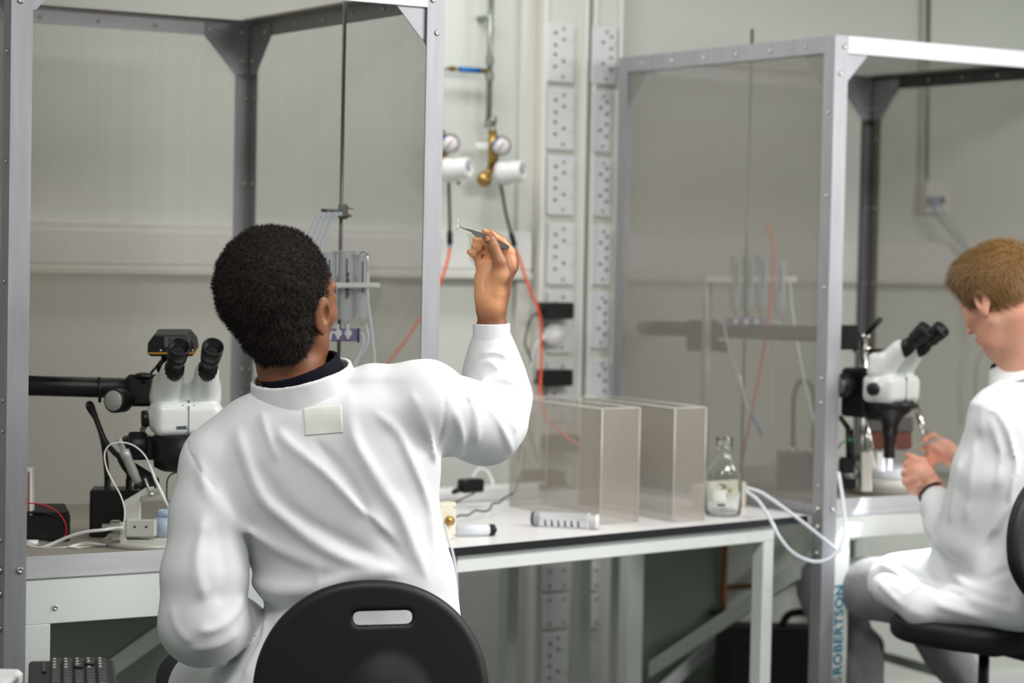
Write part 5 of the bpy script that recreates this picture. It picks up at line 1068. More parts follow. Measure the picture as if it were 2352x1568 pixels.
# ---- raised hand
def H(x, y, dz=0.): return V(x, y, 4.605+dz)
def rc(P, js, rs, k=.004): return chain(P, [H(*j) for j in js], rs, k)
def hand1(P):
    w_ = chain(P, [V(1133, 860, 4.63), V(1130, 760, 4.622), H(1129, 706, .012), H(1132, 672, .012)], [.034, .0300, .0275, .027], .01)
    w_ = smin(w_, sd_ell(P, H(1128, 700, .012), (.029, .022, .03), np.stack([RT, FW, UP], 1)), .012)
    # palm
    pm = chain(P, [H(1143, 668, .012), H(1164, 605, .014)], [.024, .021], .01)
    pm = smin(pm, chain(P, [H(1122, 670, .012), H(1118, 618, .018)], [.022, .018], .01), .016)
    pm = smin(pm, chain(P, [H(1120, 618, .02), H(1166, 605, .014)], [.017, .020], .01), .014)
    d = smin(w_, pm, .018)
    d = smin(d, chain(P, [H(1112, 676, .004), H(1107, 640, .010)], [.017, .015], .01), .014)    # heel of the hand below the little finger
    # thumb with its ball
    th = rc(P, [(1142, 664, .0), (1152, 630, -.012), (1149, 603, -.018)], [.0205, .0185, .0145], .008)
    d = smin(d, th, .010)
    th2 = rc(P, [(1149, 603, -.018), (1134, 566, -.018)], [.0135, .0118]); th2 = smin(th2, rc(P, [(1134, 566, -.018), (1128, 551, -.016), (1122, 541, -.013)], [.0118, .0112, .0088], .004), .003)
    d = smin(d, th2, .006)
    # index: knuckle, out and back over the tweezers to the thumb tip
    ix = rc(P, [(1170, 612, .010), (1172, 580, .006)], [.0155, .0125]); ix = smin(ix, rc(P, [(1172, 580, .006), (1155, 556, .005)], [.0118, .0100]), .003); ix = smin(ix, rc(P, [(1155, 556, .005), (1132, 540, .003), (1114, 532, -.002)], [.0100, .0088, .0070], .003), .003)
    d = smin(d, ix, .007)
    md = rc(P, [(1154, 610, .020), (1146, 575, .018)], [.0150, .0118]); md = smin(md, rc(P, [(1146, 575, .018), (1118, 556, .010)], [.0115, .0098]), .003); md = smin(md, rc(P, [(1118, 556, .010), (1104, 551, .004), (1093, 551, .002)], [.0096, .0092, .0072], .003), .003)
    d = np.minimum(d, smin(md, d+.004, .004))
    rg = rc(P, [(1140, 614, .024), (1126, 582, .026)], [.0145, .0115]); rg = smin(rg, rc(P, [(1126, 582, .026), (1107, 573, .016)], [.0112, .0098]), .003); rg = smin(rg, rc(P, [(1107, 573, .016), (1099, 567, .006), (1091, 565, .002)], [.0096, .0095, .0078], .003), .003)
    d = np.minimum(d, smin(rg, d+.004, .004))
    d = smin(d, chain(P, [H(1110, 603, .024), H(1140, 597, .026)], [.011, .013], .004), .006)
    lt = rc(P, [(1112, 632, .018), (1103, 606, .020)], [.0135, .0105]); lt = smin(lt, rc(P, [(1103, 606, .020), (1097, 590, .014)], [.0104, .0090]), .003); lt = smin(lt, rc(P, [(1097, 590, .014), (1088, 582, .006), (1079, 578, .003)], [.0088, .0082, .0062], .003), .003)
    d = smin(d, lt, .003)
    return d
def on_h(x, y): return march(hand1, x, y, 4.50, 4.70, 200)
CR = [([(1094, 690), (1115, 674), (1142, 671), (1160, 668)], -.0012, .0012), ([(1099, 695), (1120, 682), (1140, 680)], -.0007, .001),
      ([(1125, 605), (1117, 628), (1111, 650), (1114, 670)], -.0020, .0018), ([(1092, 630), (1104, 622), (1118, 618)], -.0012, .0012), ([(1094, 609), (1106, 603), (1114, 596)], -.0010, .001),
      ([(1128, 562), (1140, 563)], -.0008, .0009), ([(1127, 567), (1142, 567)], -.0008, .0009), ([(1126, 603), (1140, 604), (1150, 612)], -.0010, .0010), ([(1160, 598), (1178, 599)], -.0008, .001),
      ([(1122, 612), (1140, 625)], -.0006, .0012), ([(1118, 622), (1136, 634)], -.0006, .0012), ([(1112, 648), (1124, 654), (1130, 660)], -.0012, .0016)]
CRV = [([on_h(*q) for q in pts], A, s) for pts, A, s in CR]
def skin_coarse(P):
    d = sd_cap(P, V(692, 935, 4.425), V(655, 790, 4.415), .070, .064)
    d = smin(d, head_field(toH(P))*hsc, .02)
    d = smin(d, loft(P, [(T_[0]+25, T_[1]+24, T_[2]-24, T_[3], T_[4]-.058) for T_ in T1[1:]]), .03)
    d = smin(d, chain(P, [V(850, 925, 4.41), SH_R, EL_R, V(1133, 840, 4.63)], [.048, .050, .040, .036], .01), .03)
    d = smin(d, chain(P, [V(600, 1010, 4.41), SH_L, EL_L, WR_L, WR_L+FW*.05+RT*.02], [.048, .048, .040, .027, .026], .01), .03)
    # left hand resting on the lap
    w0 = WR_L+FW*.06+RT*.03
    d = smin(d, sd_ell(P, w0, (.040, .045, .018), np.stack([RT, FW, UP], 1)), .015)
    for k, (a, l) in enumerate(((-.024, .075), (-.008, .085), (.009, .080), (.025, .062))):
        b = w0+RT*a+FW*.03; d = smin(d, chain(P, [b, b+FW*l*.6+RT*a*.2, b+FW*l-UP*.016+RT*a*.25], [.0095, .0085, .0068], .003), .004)
    d = smin(d, chain(P, [w0-RT*-.03+FW*-.02, w0+RT*.055+FW*.02, w0+RT*.062+FW*.05], [.012, .010, .008], .004), .006)
    return smin(d, hand1(P), .006)
def skin_det(P): return ridge(P, skin_coarse(P), [c for c in CRV])
lo, hi = vol([V(480, 560, 4.3), V(780, 560, 4.55), V(400, 1480, 4.3), V(1200, 520, 4.7), V(1200, 1000, 4.7), WR_L+FW*.22, V(1060, 1500, 4.2), V(1060, 1500, 4.6)], .04)
# fine skin where it shows, coarse under the coat, one continuous surface
bo = body('body', skin_coarse, lo, hi, .0023, M['skin1'], p1, det=skin_det)
me = bo.data; nv = len(me.vertices); co = np.empty(nv*3, np.float32); me.vertices.foreach_get('co', co); co = co.reshape(-1, 3)+np.array(ROOT[p1.name].translation, np.float32)
no = np.empty(nv*3, np.float32); me.vertex_normals.foreach_get('vector', no); no = no.reshape(-1, 3)
pal = np.clip((no @ (-FW*.8-RT*.6).astype(np.float32)+.15)/.6, 0, 1); px_, py_, _w = pxw(co)
pal *= np.clip((735-py_)/50, 0, 1)*(px_ > 1040)
thd = chain(co, [H(1160, 640, .0), H(1152, 600, -.018), H(1134, 566, -.018), H(1126, 546, -.016)], [.022, .015, .013, .010])
pal *= .25+.75*np.clip(thd/.008, 0, 1)
print('PALM', pal.max(), (pal > .5).sum(), (no @ (co-co.mean(0)).T[:, 0:1]).sum() if False else float(np.mean((no*(co-np.array(HC))).sum(1)[np.linalg.norm(co-np.array(HC), axis=1) < .12] > 0)))
at = me.attributes.new('palm', 'FLOAT', 'POINT'); at.data.foreach_set('value', pal.astype(np.float32))
nt = M['skin1'].node_tree; pb = nt.nodes['Principled BSDF']; src_ = pb.inputs['Base Color'].links[0].from_socket; an = nt.nodes.new('ShaderNodeAttribute'); an.attribute_name = 'palm'
mx = nt.nodes.new('ShaderNodeMix'); mx.data_type = 'RGBA'; mx.inputs['B'].default_value = (*lin((228, 166, 122)), 1); nt.links.new(an.outputs['Fac'], mx.inputs['Factor']); nt.links.new(src_, mx.inputs['A']); nt.links.new(mx.outputs['Result'], pb.inputs['Base Color'])
nails = MB()
for (x, y, dz, nr) in ((1119, 548, -.024, (-.35, .25, -1)),):
    nv = RT*nr[0]+UP*nr[1]+FW*nr[2]; c = march(hand1, x, y, 4.5, 4.7, 200); Rn = frame(nv, UP+RT*-.4)
    nails.ball(c+nv/np.linalg.norm(nv)*.0006, 1, 12, (.0060, .0046, .0010), Rn)
M['nail'] = mat('finger_nail', (190, 132, 108), .3)
obj('thumb_nail', nails, M['nail'], p1)
for s in (-1, 1):
    e = thing_eye = MB().ball(HC+HR@np.array([s*.031*hsc, .081*hsc, .010*hsc]), .0122*hsc, 16); M.setdefault('eye', mat('eye_white', (228, 226, 222), .15)); M.setdefault('iris', mat('dark_iris', (30, 20, 16), .1))
    eo = obj('eye', e, M['eye'], p1); obj('iris', MB().ball(HC+HR@np.array([s*.031*hsc, .0885*hsc, .011*hsc]), .0058*hsc, 12), M['iris'], eo)
# ---- hair
HQ = (HR.T@(V(624, 656, 4.375)-HC))/hsc
def hair1(P):
    Q = toH(P)
    d = sd_ell(Q, HQ, (.099, .108, .107))
    d = smin(d, sd_cap(P, V(648, 770, 4.372), V(668, 822, 4.385), .064, .056)/hsc, .04)
    d = smax(d, .84*Q[:, 1]-.54*Q[:, 2]-.006, .015)
    for s in (-1, 1): d = smax(d, -sd_ell(Q, (s*.108, .008, -.016), (.055, .042, .055)), .012)
    d = smax(d, -sd_cap(P, V(778, 755, 4.36), V(748, 850, 4.34), .038, .045), .012)
    x_, y_, w_ = pxw(P); return smax(d*hsc, (y_-842-.12*(x_-600)*-1)/1210, .02)
def hair1d(P): return hair1(P)-.0042*wob(P, 460, 11, 9)-.0040*wob(P, 210, 12, 8)-.003*wob(P, 60, 13)
lo, hi = HC-.24, HC+.24
hb = surf(hair1, lo, hi, .0028, hair1d)
ix = RNG.permutation(len(hb.v))[:26000]; P0 = hb.v[ix]
g = np.stack([(hair1((P0+dv).astype(np.float32))-hair1((P0-dv).astype(np.float32)))/.004 for dv in np.eye(3)*.002], 1); N = g/(np.linalg.norm(g, axis=1)[:, None]+1e-9)
bd = RNG.normal(size=N.shape); bd -= N*(bd*N).sum(1)[:, None]; bd /= np.linalg.norm(bd, axis=1)[:, None]
sv, sf = strands(hb, P0, N, .006+.007*RNG.random(len(P0)), .00045, bd)
n0 = len(hb.v); fs = [tuple(f) for f in hb.f.tolist()]+[tuple(n0+i for i in f) for f in sf]
hb.v = np.concatenate([hb.v, np.array(sv)]); hb.f = fs
ho = obj('hair', hb, M['hair1'], p1, smooth=True, fixn=False); ho['kind'] = 'stuff'; del ho['kind']
# trousers below the coat
def trs(P):
    d = None
    for h in (HIP_R, HIP_L):
        k = h+yv*.42+np.array([0, 0, .0]); a = k+np.array([0, -.10, -.40])
        e = chain(P, [h-np.array([0, 0, .02]), k, a], [.085, .066, .05], .02); d = e if d is None else smin(d, e, .02)
    return d
lo, hi = vol([HIP_R, HIP_L, HIP_R+yv*.42, HIP_L+yv*.42, HIP_R+np.array([0, .3, -.42]), HIP_L+np.array([0, .3, -.42])], .10)
M['trs'] = mat('charcoal_trousers', (58, 60, 64), .8)
body('trousers', trs, lo, hi, .008, M['trs'], p1)
for h in (HIP_R, HIP_L):
    a = h+np.array([0, .32, -.42]); obj('shoe', MB().ball(a+np.array([0, .06, -.045]), 1, 18, (.045, .13, .045)), M['blackm'], p1)
# ---- tweezers and the little sample in them
ta = [H(1055, 520, .0), H(1066, 525, .0), H(1083, 530, .0), H(1092, 536, .0), H(1111, 542, -.001), H(1143, 557, -.002), H(1166, 569, -.003)]
tw = thing('tweezers', 'grey steel bent-tip tweezers held up between thumb and index finger', 'tweezers', H(1110, 541))
def blade(off, sgn):
    pts = [t_+FW*off*min(1, .12+i*.25) for i, t_ in enumerate(ta)]; wd = [.0008, .0011, .0026, .0050, .0055, .0056, .0050]
    mb = MB(); top, bot = [], []
    for i in range(len(pts)):
        tt = ta[min(i+1, 6)]-ta[max(i-1, 0)]; tt /= np.linalg.norm(tt); nn = np.cross(FW, tt); nn /= np.linalg.norm(nn)
        top.append(pts[i]+nn*wd[i]); bot.append(pts[i]-nn*wd[i])
    e = ta[6]-ta[5]; e /= np.linalg.norm(e); end = [top[-1]+e*.0025-(top[-1]-bot[-1])*.18, bot[-1]+e*.0025+(top[-1]-bot[-1])*.18]
    for i in range(6): mb.prism([bot[i], bot[i+1], top[i+1], top[i]], FW*.0006*sgn)
    mb.prism([bot[-1], end[1], end[0], top[-1]], FW*.0006*sgn)
    return mb
obj('arm', blade(-.0035, 1), M['dsteel'], tw); obj('arm', blade(.0035, -1), M['dsteel'], tw)
sm = obj('sample_tube', MB().tube([H(1052, 502, 0), H(1051, 515, 0)], .0011, 8).tube([H(1051.5, 514, 0), H(1048.5, 528, 0)], .0010, 8).tube([H(1050, 516, .001), H(1053, 521, .001), H(1050, 528, .001)], .0007, 6), M['silic']); tag(sm, 'tiny clear tubing piece gripped in the tips of the tweezers', 'tubing')
# ================================================================ the seated person at the right cage
p2 = thing('person', 'seated person with short fair hair, white lab coat and grey trousers at the right cage', 'person', (V(2300, 1500, 5.75)[0], V(2300, 1500, 5.75)[1], .0))
M['skin2'] = mat('fair_skin', (222, 170, 146), .5, bump=.15, bscale=300, sss=.12, rgb2=(212, 150, 126), nscale=12)
M['hair2'] = mat('ginger_blond_hair', (146, 110, 66), .5, rgb2=(112, 82, 46), nscale=260, stretch=(1, 1, 1))
M['trs2'] = mat('grey_marl_trousers', (156, 156, 158), .9, noise=.3, nscale=220)
ps, th = math.radians(38), math.radians(-24)
gy = math.cos(th)*(-math.sin(ps)*RT+math.cos(ps)*FW)+math.sin(th)*UP; gx = math.cos(ps)*RT+math.sin(ps)*FW; gx = gx-gy*(gx@gy); gx /= np.linalg.norm(gx); gz = np.cross(gx, gy)
HR2 = np.stack([gx, gy, gz], 1); HC2 = V(2302, 694, 5.66); hs2 = 1.06
def toH2(P): return ((P-HC2.astype(np.float32)) @ HR2.astype(np.float32))/np.float32(hs2)
W2 = lambda x, y, d: V(x, y, d)
# body frame of the sitter: forward, to his right, up
bf = (-math.sin(math.radians(42))*_r+math.cos(math.radians(42))*_f); br = (math.cos(math.radians(42))*_r+math.sin(math.radians(42))*_f); bu = _u
S2 = V(2360, 905, 5.72)                       # base of the neck
SL = V(2292, 950, 5.62); SRt = SL+br*.36
EL2 = V(2225, 1235, 5.72); WL2 = V(2150, 1128, 5.93)
ER2 = EL2+br*.40+bf*.02; WR2 = V(2186, 1045, 6.02)
HL2 = V(2345, 1365, 5.66); KL2 = V(1902, 1348, 6.30); HR2p = HL2+br*.20; KR2 = KL2+br*.24-bf*.06
def coat2(P):
    c0 = HL2*.5+HR2p*.5+bu*.05; c1 = c0*.45+S2*.55; Rb = np.stack([br, bf, bu], 1)
    d = smin(sd_ell(P, c0+bu*.10-bf*.02, (.185, .145, .24), Rb), sd_ell(P, (SL+SRt)/2-bu*.10-bf*.015, (.20, .13, .22), Rb), .06)
    d = smin(d, chain(P, [SL+bu*-.01, S2+bu*.005-bf*.0, SRt], [.062, .075, .062]), .05)
    d = smin(d, chain(P, [SL, V(2262, 1080, 5.66), EL2], [.066, .078, .083], .02), .03)
    fo = chain(P, [EL2, V(2182, 1212, 5.80), V(2158, 1165, 5.87), V(2152, 1150, 5.90)], [.080, .062, .046, .038], .02)
    d = smin(d, fo, .015)
    d = smin(d, chain(P, [SRt, SRt*.5+ER2*.5, ER2, ER2*.5+WR2*.5, WR2-(WR2-ER2)*.12], [.066, .072, .074, .055, .036], .02), .02)
    # skirt over the thighs, falling at their sides
    for h, k in ((HL2, KL2), (HR2p, KR2)):
        q = h+(k-h)*.60
        d = smin(d, chain(P, [h+bu*.01, h*.5+q*.5+bu*.012, q+bu*.004], [.115, .108, .092], .03), .05)
    for a, b, r in (((2340, 1405, 5.56), (2120, 1398, 5.72), .040), ((2120, 1398, 5.72), (2035, 1352, 5.84), .040)): d = smin(d, sd_cap(P, V(*a), V(*b), r, r), .045)
    return d
def on2(x, y): return march(coat2, x, y, 5.2, 6.4)
def crv2(p_): return [on2(*q) for q in p_]
R2 = [(crv2([(2290, 900), (2262, 930), (2252, 1000)]), .007, .012), (crv2([(2225, 925), (2250, 930), (2290, 945), (2330, 1010)]), .006, .010), (crv2([(2275, 960), (2300, 1040), (2290, 1120)]), .008, .010),
      (crv2([(2310, 970), (2335, 1060), (2320, 1160), (2260, 1250)]), .009, .012), (crv2([(2205, 1060), (2190, 1120), (2180, 1200)]), .007, .010), (crv2([(2240, 1010), (2230, 1110), (2215, 1200)]), .006, .012),
      (crv2([(2120, 1190), (2150, 1250), (2200, 1300)]), .007, .010), (crv2([(2020, 1290), (2080, 1330), (2160, 1390), (2260, 1420)]), .010, .013), (crv2([(2050, 1275), (2140, 1330), (2240, 1380), (2340, 1410)]), .010, .014),
      (crv2([(2160, 1300), (2230, 1350), (2320, 1375)]), .010, .012), (crv2([(2010, 1330), (2060, 1380), (2120, 1412)]), .008, .010), (crv2([(2120, 1310), (2200, 1365), (2300, 1400)]), -.008, .012),
      (crv2([(2200, 1320), (2260, 1330), (2340, 1300)]), -.010, .012)]
def coat2d(P):
    d = ridge(P, coat2(P), R2)-.003*wob(P, 34, 21)-.001*wob(P, 110, 22)
    return smax(d, -sd_cap(P, S2-bu*.02, S2+bu*.16+bf*.03, .064, .072), .01)
lo, hi = vol([SL, SRt, S2+bu*.05, EL2, ER2, WL2, WR2, HL2, HR2p, HL2-bf*.1-bu*.02, KL2, KR2, V(2380, 1450, 5.4)], .13)
body('lab_coat', coat2, lo, hi, .0055, M['coat'], p2, det=coat2d)
c2 = V(2352, 858, 5.70); ca2 = bu*1.+bf*.35
col2 = lambda P: band(P, c2, ca2, br, .078, .088, .026, .0024, .25)
body('collar', col2, c2-.16, c2+.16, .003, M['coat'], p2, det=lambda P: col2(P)-.002*wob(P, 60, 31))
sh2 = lambda P: band(P, c2+bu*.016+bf*.005, ca2, br, .067, .076, .022, .0022, .05)
body('shirt_collar', sh2, c2-.14, c2+.14, .003, M['knit'], p2)
WLh = WL2
def hnd(P, wr, kn, fc, th_, rs=1.):
    return None
def skin2(P):
    d = head_field(toH2(P), .95)*hs2
    d = smin(d, sd_cap(P, S2+bu*-.03, HC2-HR2[:, 1]*.035-HR2[:, 2]*.04, .066, .058), .03)
    Rb = np.stack([br, bf, bu], 1)
    d = smin(d, smin(sd_ell(P, (HL2+HR2p)/2+bu*.14, (.14, .10, .20), Rb), sd_ell(P, (SL+SRt)/2-bu*.10, (.16, .095, .18), Rb), .06), .04)
    d = smin(d, chain(P, [SL, EL2, WL2], [.046, .038, .026], .01), .03)
    d = smin(d, chain(P, [SRt, ER2, WR2], [.046, .038, .026], .01), .03)
    # near (left) hand: loose fist, knuckles to the left
    L = lambda x, y, z=0.: V(x, y, 5.95+z)
    pm = smin(sd_cap(P, L(2142, 1115), L(2112, 1085), .026, .030), sd_cap(P, L(2125, 1100, .02), L(2098, 1090, .01), .026, .025), .015)
    d = smin(d, pm, .012)
    for (a, b, c) in (((2112, 1062, .0), (2084, 1066, .020), (2096, 1086, .045)), ((2103, 1078, -.012), (2078, 1086, .006), (2090, 1104, .035)), ((2104, 1096, -.016), (2081, 1106, .0), (2096, 1122, .028)), ((2110, 1112, -.014), (2092, 1122, .0), (2108, 1134, .024))):
        d = smin(d, smin(sd_cap(P, L(*a), L(*b), .0125, .0110), sd_cap(P, L(*b), L(*c), .0105, .0088), .003), .0035)
    d = smin(d, chain(P, [L(2134, 1088, -.01), L(2118, 1062, -.004), L(2098, 1052, .015), L(2086, 1046, .03)], [.016, .0125, .0105, .0085], .004), .005)
    # far (right) hand with the forceps
    K = lambda x, y, z=0.: V(x, y, 6.04+z)
    d = smin(d, smin(sd_cap(P, K(2182, 1048), K(2158, 1035), .026, .026), sd_cap(P, K(2176, 1030), K(2156, 1020), .022, .022), .015), .012)
    for (a, b, c) in (((2166, 1016, .01), (2142, 1000, .01), (2122, 1008, .0)), ((2150, 1030, .015), (2130, 1022, .02), (2120, 1030, .01)), ((2146, 1044, .01), (2130, 1048, .02), (2132, 1060, .03)), ((2150, 1054, .01), (2138, 1062, .02), (2142, 1072, .03))):
        d = smin(d, smin(sd_cap(P, K(*a), K(*b), .0120, .0105), sd_cap(P, K(*b), K(*c), .0100, .0082), .003), .0035)
    d = smin(d, chain(P, [K(2172, 1048, -.02), K(2145, 1028, -.022), K(2122, 1014, -.012)], [.016, .0120, .0085], .004), .005)
    return d
lo, hi = vol([HC2, SL, SRt, EL2, ER2, WL2, WR2, V(2060, 990, 6.05), V(2070, 1140, 5.95), HL2, HR2p], .125)
body('body', skin2, lo, hi, .0036, M['skin2'], p2)
for s in (-1, 1):
    eo = obj('eye', MB().ball(HC2+HR2@np.array([s*.031*hs2, .081*hs2, .010*hs2]), .0122*hs2, 16), M['eye'], p2); obj('iris', MB().ball(HC2+HR2@np.array([s*.031*hs2, .0885*hs2, .009*hs2]), .0058*hs2, 12), M['iris'], eo)
def hair2(P):
    Q = toH2(P)
    d = sd_ell(Q, (0, -.014, .040), (.088, .108, .098))
    d = smin(d, sd_ell(Q, (0, .050, .092), (.058, .050, .036)), .045)       # fringe
    d = smax(d, .86*Q[:, 1]-.51*Q[:, 2]-.034, .012)
    for s in (-1, 1): d = smax(d, -sd_ell(Q, (s*.095, .010, -.026), (.040, .040, .048)), .008)
    return smax(d, -Q[:, 2]-.080-.25*Q[:, 1], .015)*hs2
def hair2d(P):
    Q = toH2(P); an = np.arctan2(Q[:, 0], Q[:, 1]+.02)
    return hair2(P)-.0012*np.sin(an*70+Q[:, 2]*60)-.001*wob(P, 150, 41)
hb = surf(hair2, HC2-.2, HC2+.2, .003, hair2d)
ix = RNG.permutation(len(hb.v))[:9000]; P0 = hb.v[ix]
g = np.stack([(hair2((P0+dv).astype(np.float32))-hair2((P0-dv).astype(np.float32)))/.004 for dv in np.eye(3)*.002], 1); N = g/(np.linalg.norm(g, axis=1)[:, None]+1e-9)
Qh = (P0-HC2) @ HR2
wt = (1/(1+np.exp(-(Qh[:, 2]-.085+.12*RNG.normal(size=len(Qh))*.25)/.016)))[:, None]; flow = (wt*np.array([-.35, 1., .05])+(1-wt)*np.array([.1, -.25, -1.])) @ HR2.T + RNG.normal(size=N.shape)*.26
bd = flow-N*(flow*N).sum(1)[:, None]; bd /= np.linalg.norm(bd, axis=1)[:, None]
sv, sf = strands(hb, P0, N*.35, .030+.018*RNG.random(len(P0)), .0007, bd*1.1)
n0 = len(hb.v); hb.f = [tuple(f) for f in hb.f.tolist()]+[tuple(n0+i for i in f) for f in sf]; hb.v = np.concatenate([hb.v, np.array(sv)])
obj('hair', hb, M['hair2'], p2, smooth=True, fixn=False)
def trs2(P):
    A1 = V(2005, 1720, 6.27)+bu*-.14; A2 = KR2-bf*.34-bu*.34+br*-.02
    d = chain(P, [HL2, HL2*.45+KL2*.55, KL2, V(1958, 1520, 6.28), A1], [.095, .090, .080, .078, .066], .03)
    d = np.minimum(d, chain(P, [HR2p, KR2, KR2*.5+A2*.5, A2], [.095, .072, .058, .046], .03))
    return smin(d, sd_cap(P, HL2, HR2p, .10, .10), .05)
def trs2d(P): return trs2(P)-.003*wob(P, 60, 51)-.0012*wob(P, 170, 52)
lo, hi = vol([HL2, HR2p, KL2, KR2, V(2005, 1720, 6.27)+bu*-.14, KR2-bf*.34-bu*.34], .12)
body('trousers', trs2, lo, hi, .006, M['trs2'], p2, det=trs2d)
A1 = V(2005, 1720, 6.27)+bu*-.14; A2 = KR2-bf*.34-bu*.34
for a in (A1, A2):
    sh = MB(); R_ = np.stack([br, bf, bu], 1); sh.ball(a+bf*.07-bu*.04, 1, 18, (.045, .13, .042), R_); obj('shoe', sh, M['blackm'], p2)
# bracelet and forceps
wc = V(2139, 1131, 5.925); wax = V(2112, 1085, 5.95)-V(2165, 1160, 5.87)
brc = MB(); Rw = frame(wax, RT); brc.tube([wc+Rw@np.array([.033*math.cos(a), .033*math.sin(a), 0]) for a in np.linspace(0, 2*math.pi, 25)], .0042, 8, False)
tag(obj('bracelet', brc, M['blackm']), 'black cord bracelet round the wrist of the fair-haired person', 'bracelet')
fc = thing('forceps', 'pair of grey fine forceps in the hand of the fair-haired person, under the microscope', 'tweezers', V(2130, 1015, 6.02))
for s in (-1, 1):
    a, b, c = V(2168, 1004, 6.03), V(2120, 1020, 6.01), V(2078, 1036, 6.0); o_ = UP*.004*s
    obj('arm', MB().tube([a, b+o_, c], [.0036, .0032, .0008], 8, flat=.5), M['grey'], fc)
# ================================================================ lab chairs
M['pu'] = mat('black_polyurethane', (13, 14, 15), .55, bump=.08, bscale=600)
def chair(name, lab, c, rx_, nrm, up_, seatz, base, sc=1.):
    # c: middle of the backrest, nrm: from the backrest to the viewer side (rear), up_: along its height
    t = thing(name, lab, 'chair', (base[0], base[1], 0))
    R = np.stack([rx_, up_, nrm], 1).astype(np.float32)
    def bk(P):
        Q = (P-np.asarray(c, np.float32)) @ R; x, y, z = Q[:, 0], Q[:, 1], Q[:, 2]
        zz = z+.55*x*x
        a = np.where(y > 0, .216, .216-.12*np.clip(-y/.2, 0, 1)**2)*sc; e = (np.power(np.abs(x/a)**2.15+np.abs(y/(.215*sc))**2.15, 1/2.15)-1)*.215
        q = np.stack([np.maximum(e+.016, 0), np.maximum(np.abs(zz)-.004, 0)], 1)
        d = np.linalg.norm(q, axis=1)-.015
        sl = np.linalg.norm(np.stack([np.maximum(np.abs(x-.024)-.043, 0), np.maximum(np.abs(y-.145)-.002, 0)], 1), axis=1)-.0105
        d = smax(d, -sl, .008)
        d = smin(d, sd_ell(np.stack([x-.034, y+.02, zz], 1), (0, -.022, .004), (.088, .125, .036)), .012)
        return d
    body('backrest', bk, np.array(c)-.27, np.array(c)+.27, .0035, M['pu'], t)
    fwd = -np.array([nrm[0], nrm[1], 0]); fwd /= np.linalg.norm(fwd); sd = np.array([fwd[1], -fwd[0], 0])
    bc = np.array([base[0], base[1], 0.])
    Rs = np.stack([sd, fwd, _u], 1).astype(np.float32); sc0 = bc+np.array([0, 0, seatz-.035])
    def seat(P):
        Q = (P-sc0.astype(np.float32)) @ Rs; e = (np.power(np.abs(Q[:, 0]/.225)**2.6+np.abs(Q[:, 1]/.215)**2.6, 1/2.6)-1)*.215
        zz = Q[:, 2]+.012*np.exp(-(Q[:, 0]**2+Q[:, 1]**2)/.02)
        return np.linalg.norm(np.stack([np.maximum(e+.024, 0), np.maximum(np.abs(zz)-.008, 0)], 1), axis=1)-.024
    body('seat', seat, sc0-.27, sc0+.27, .006, M['pu'], t)
    obj('seat_plate', MB().rbox((-.09, -.10, -.055), (.09, .10, -.033), .02, Rs, sc0), M['black'], t)
    low = np.array(c)-np.array(up_)*.12+np.array(nrm)*.022
    obj('back_bracket', MB().tube(spline([low, low-_u*.12+np.array(nrm)*.01, bc-fwd*.20+_u*(seatz-.09), bc-fwd*.05+_u*(seatz-.085)]), .017, 10, flat=.5), M['black'], t)
    obj('gas_lift', MB().cyl(bc+_u*(seatz-.30), bc+_u*(seatz-.07), .014).cyl(bc+_u*.10, bc+_u*(seatz-.27), .025), M['black'], t)
    obj('height_lever', MB().tube([sc0+_u*-.05+sd*.05, sc0+_u*-.055+sd*.24], [.006, .009], 10), M['black'], t)
    obj('knob', MB().lathe([(0, 0), (.024, 0), (.027, .012), (.022, .03), (0, .03)], low-_u*.05+np.array(nrm)*.01, nrm, 16), M['black'], t)
    obj('foot_ring', MB().tube([bc+_u*.25+.21*(sd*math.cos(a)+fwd*math.sin(a)) for a in np.linspace(0, 2*math.pi, 37)], .010, 8, False), M['steel'], t)
    for k in range(5):
        a = k*2*math.pi/5+.3; dv = sd*math.cos(a)+fwd*math.sin(a)
        lg = obj('leg', MB().tube([bc+_u*.12, bc+dv*.14+_u*.10, bc+dv*.27+_u*.075], [.026, .022, .014], 10), M['black'], t)
        obj('castor', MB().cyl(bc+dv*.27+_u*.028-np.cross(dv, _u)*.02, bc+dv*.27+_u*.028+np.cross(dv, _u)*.02, .028, seg=18), M['black'], lg)
    return t
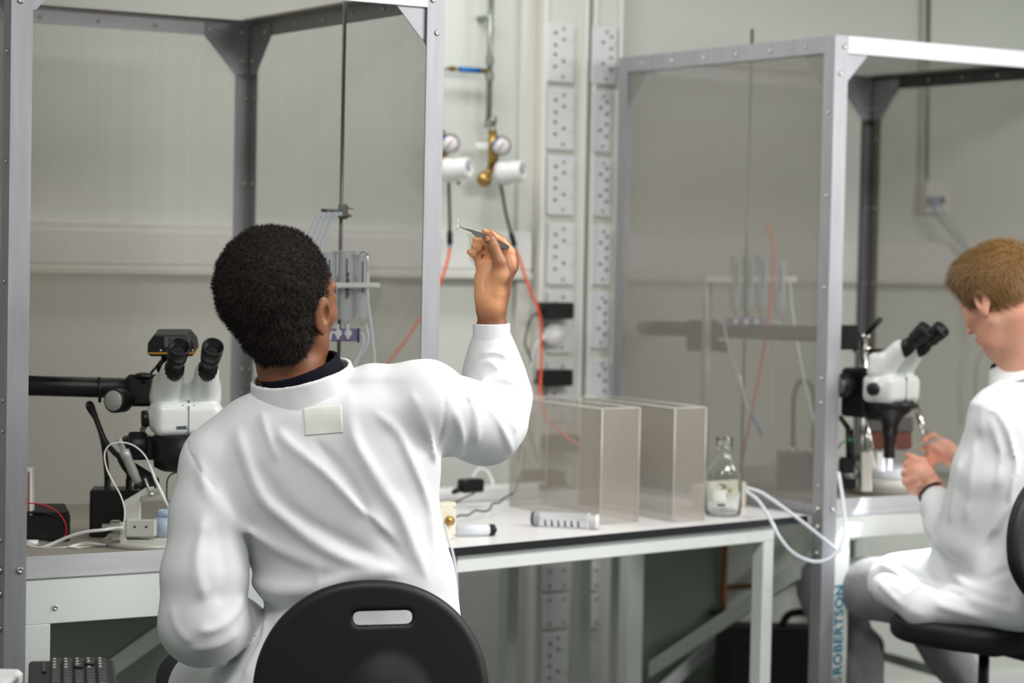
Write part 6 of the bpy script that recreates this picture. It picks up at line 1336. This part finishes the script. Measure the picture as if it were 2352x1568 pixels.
n1 = -_f*.985+_u*.12+_r*.05; n1 /= np.linalg.norm(n1); u1 = _u*1.+_r*-.0+_f*.12; r1 = np.cross(u1, n1); r1 /= np.linalg.norm(r1); u1 = np.cross(n1, r1)
r1b = r1*math.cos(.045)+u1*math.sin(.045); u1b = u1*math.cos(.045)-r1*math.sin(.045)
cc1 = V(852, 1604, 4.155); pp = V(800, 1600, 4.47)
chair('lab_chair', 'black round-backed lab chair with a handle slot, behind the dark-haired person', cc1, r1b, n1, u1b, .64, (pp[0], pp[1]), 1.0)
n2 = -bf*.98+_u*.15; n2 /= np.linalg.norm(n2); r2 = br.copy(); u2 = np.cross(n2, r2)
cc2 = V(2400, 1256, 5.56)-bf*.07
pp2 = V(2262, 1450, 5.80)
chair('lab_chair', 'black lab chair under the fair-haired person at the right edge', cc2, r2, n2, u2, .645, (pp2[0], pp2[1]), .95)
# faint printed patch inside the back of the coat, laid on the cloth
def patch(name, fn, cx, cy, w, h, m, parent, off=.0007, d0=4.1, d1=4.8, n=25, rot=0.):
    g = [[None]*n for _ in range(n)]
    for i in range(n):
        for j in range(n):
            u, v = (i/(n-1)-.5)*w, (j/(n-1)-.5)*h; g[i][j] = march(fn, cx+u*math.cos(rot)-v*math.sin(rot), cy+u*math.sin(rot)+v*math.cos(rot), 4.2, 4.5, 3000)-FW*off
    mb = MB(); vs = [g[i][j] for i in range(n) for j in range(n)]+[g[i][j]+FW*.0015 for i in range(n) for j in range(n)]; N_ = n*n; fs = []
    for i in range(n-1):
        for j in range(n-1):
            a = i*n+j; fs += [(a, a+1, a+n+1, a+n), (N_+a, N_+a+n, N_+a+n+1, N_+a+1)]
    for k in range(n-1):
        for a, b in ((k, k+1), ((n-1)*n+k+1, (n-1)*n+k), ((k+1)*n, k*n), (k*n+n-1, (k+1)*n+n-1)): fs.append((a, b, N_+b, N_+a))
    mb.add(vs, fs, True); return obj(name, mb, M[m], parent)
M['patch'] = mat('label_show_through', (221, 224, 218), .9)  # plain tone of the inner tag seen through the cloth
patch('inner_label', coat1d, 742, 965, 88, 64, 'patch', p1, rot=-.08)
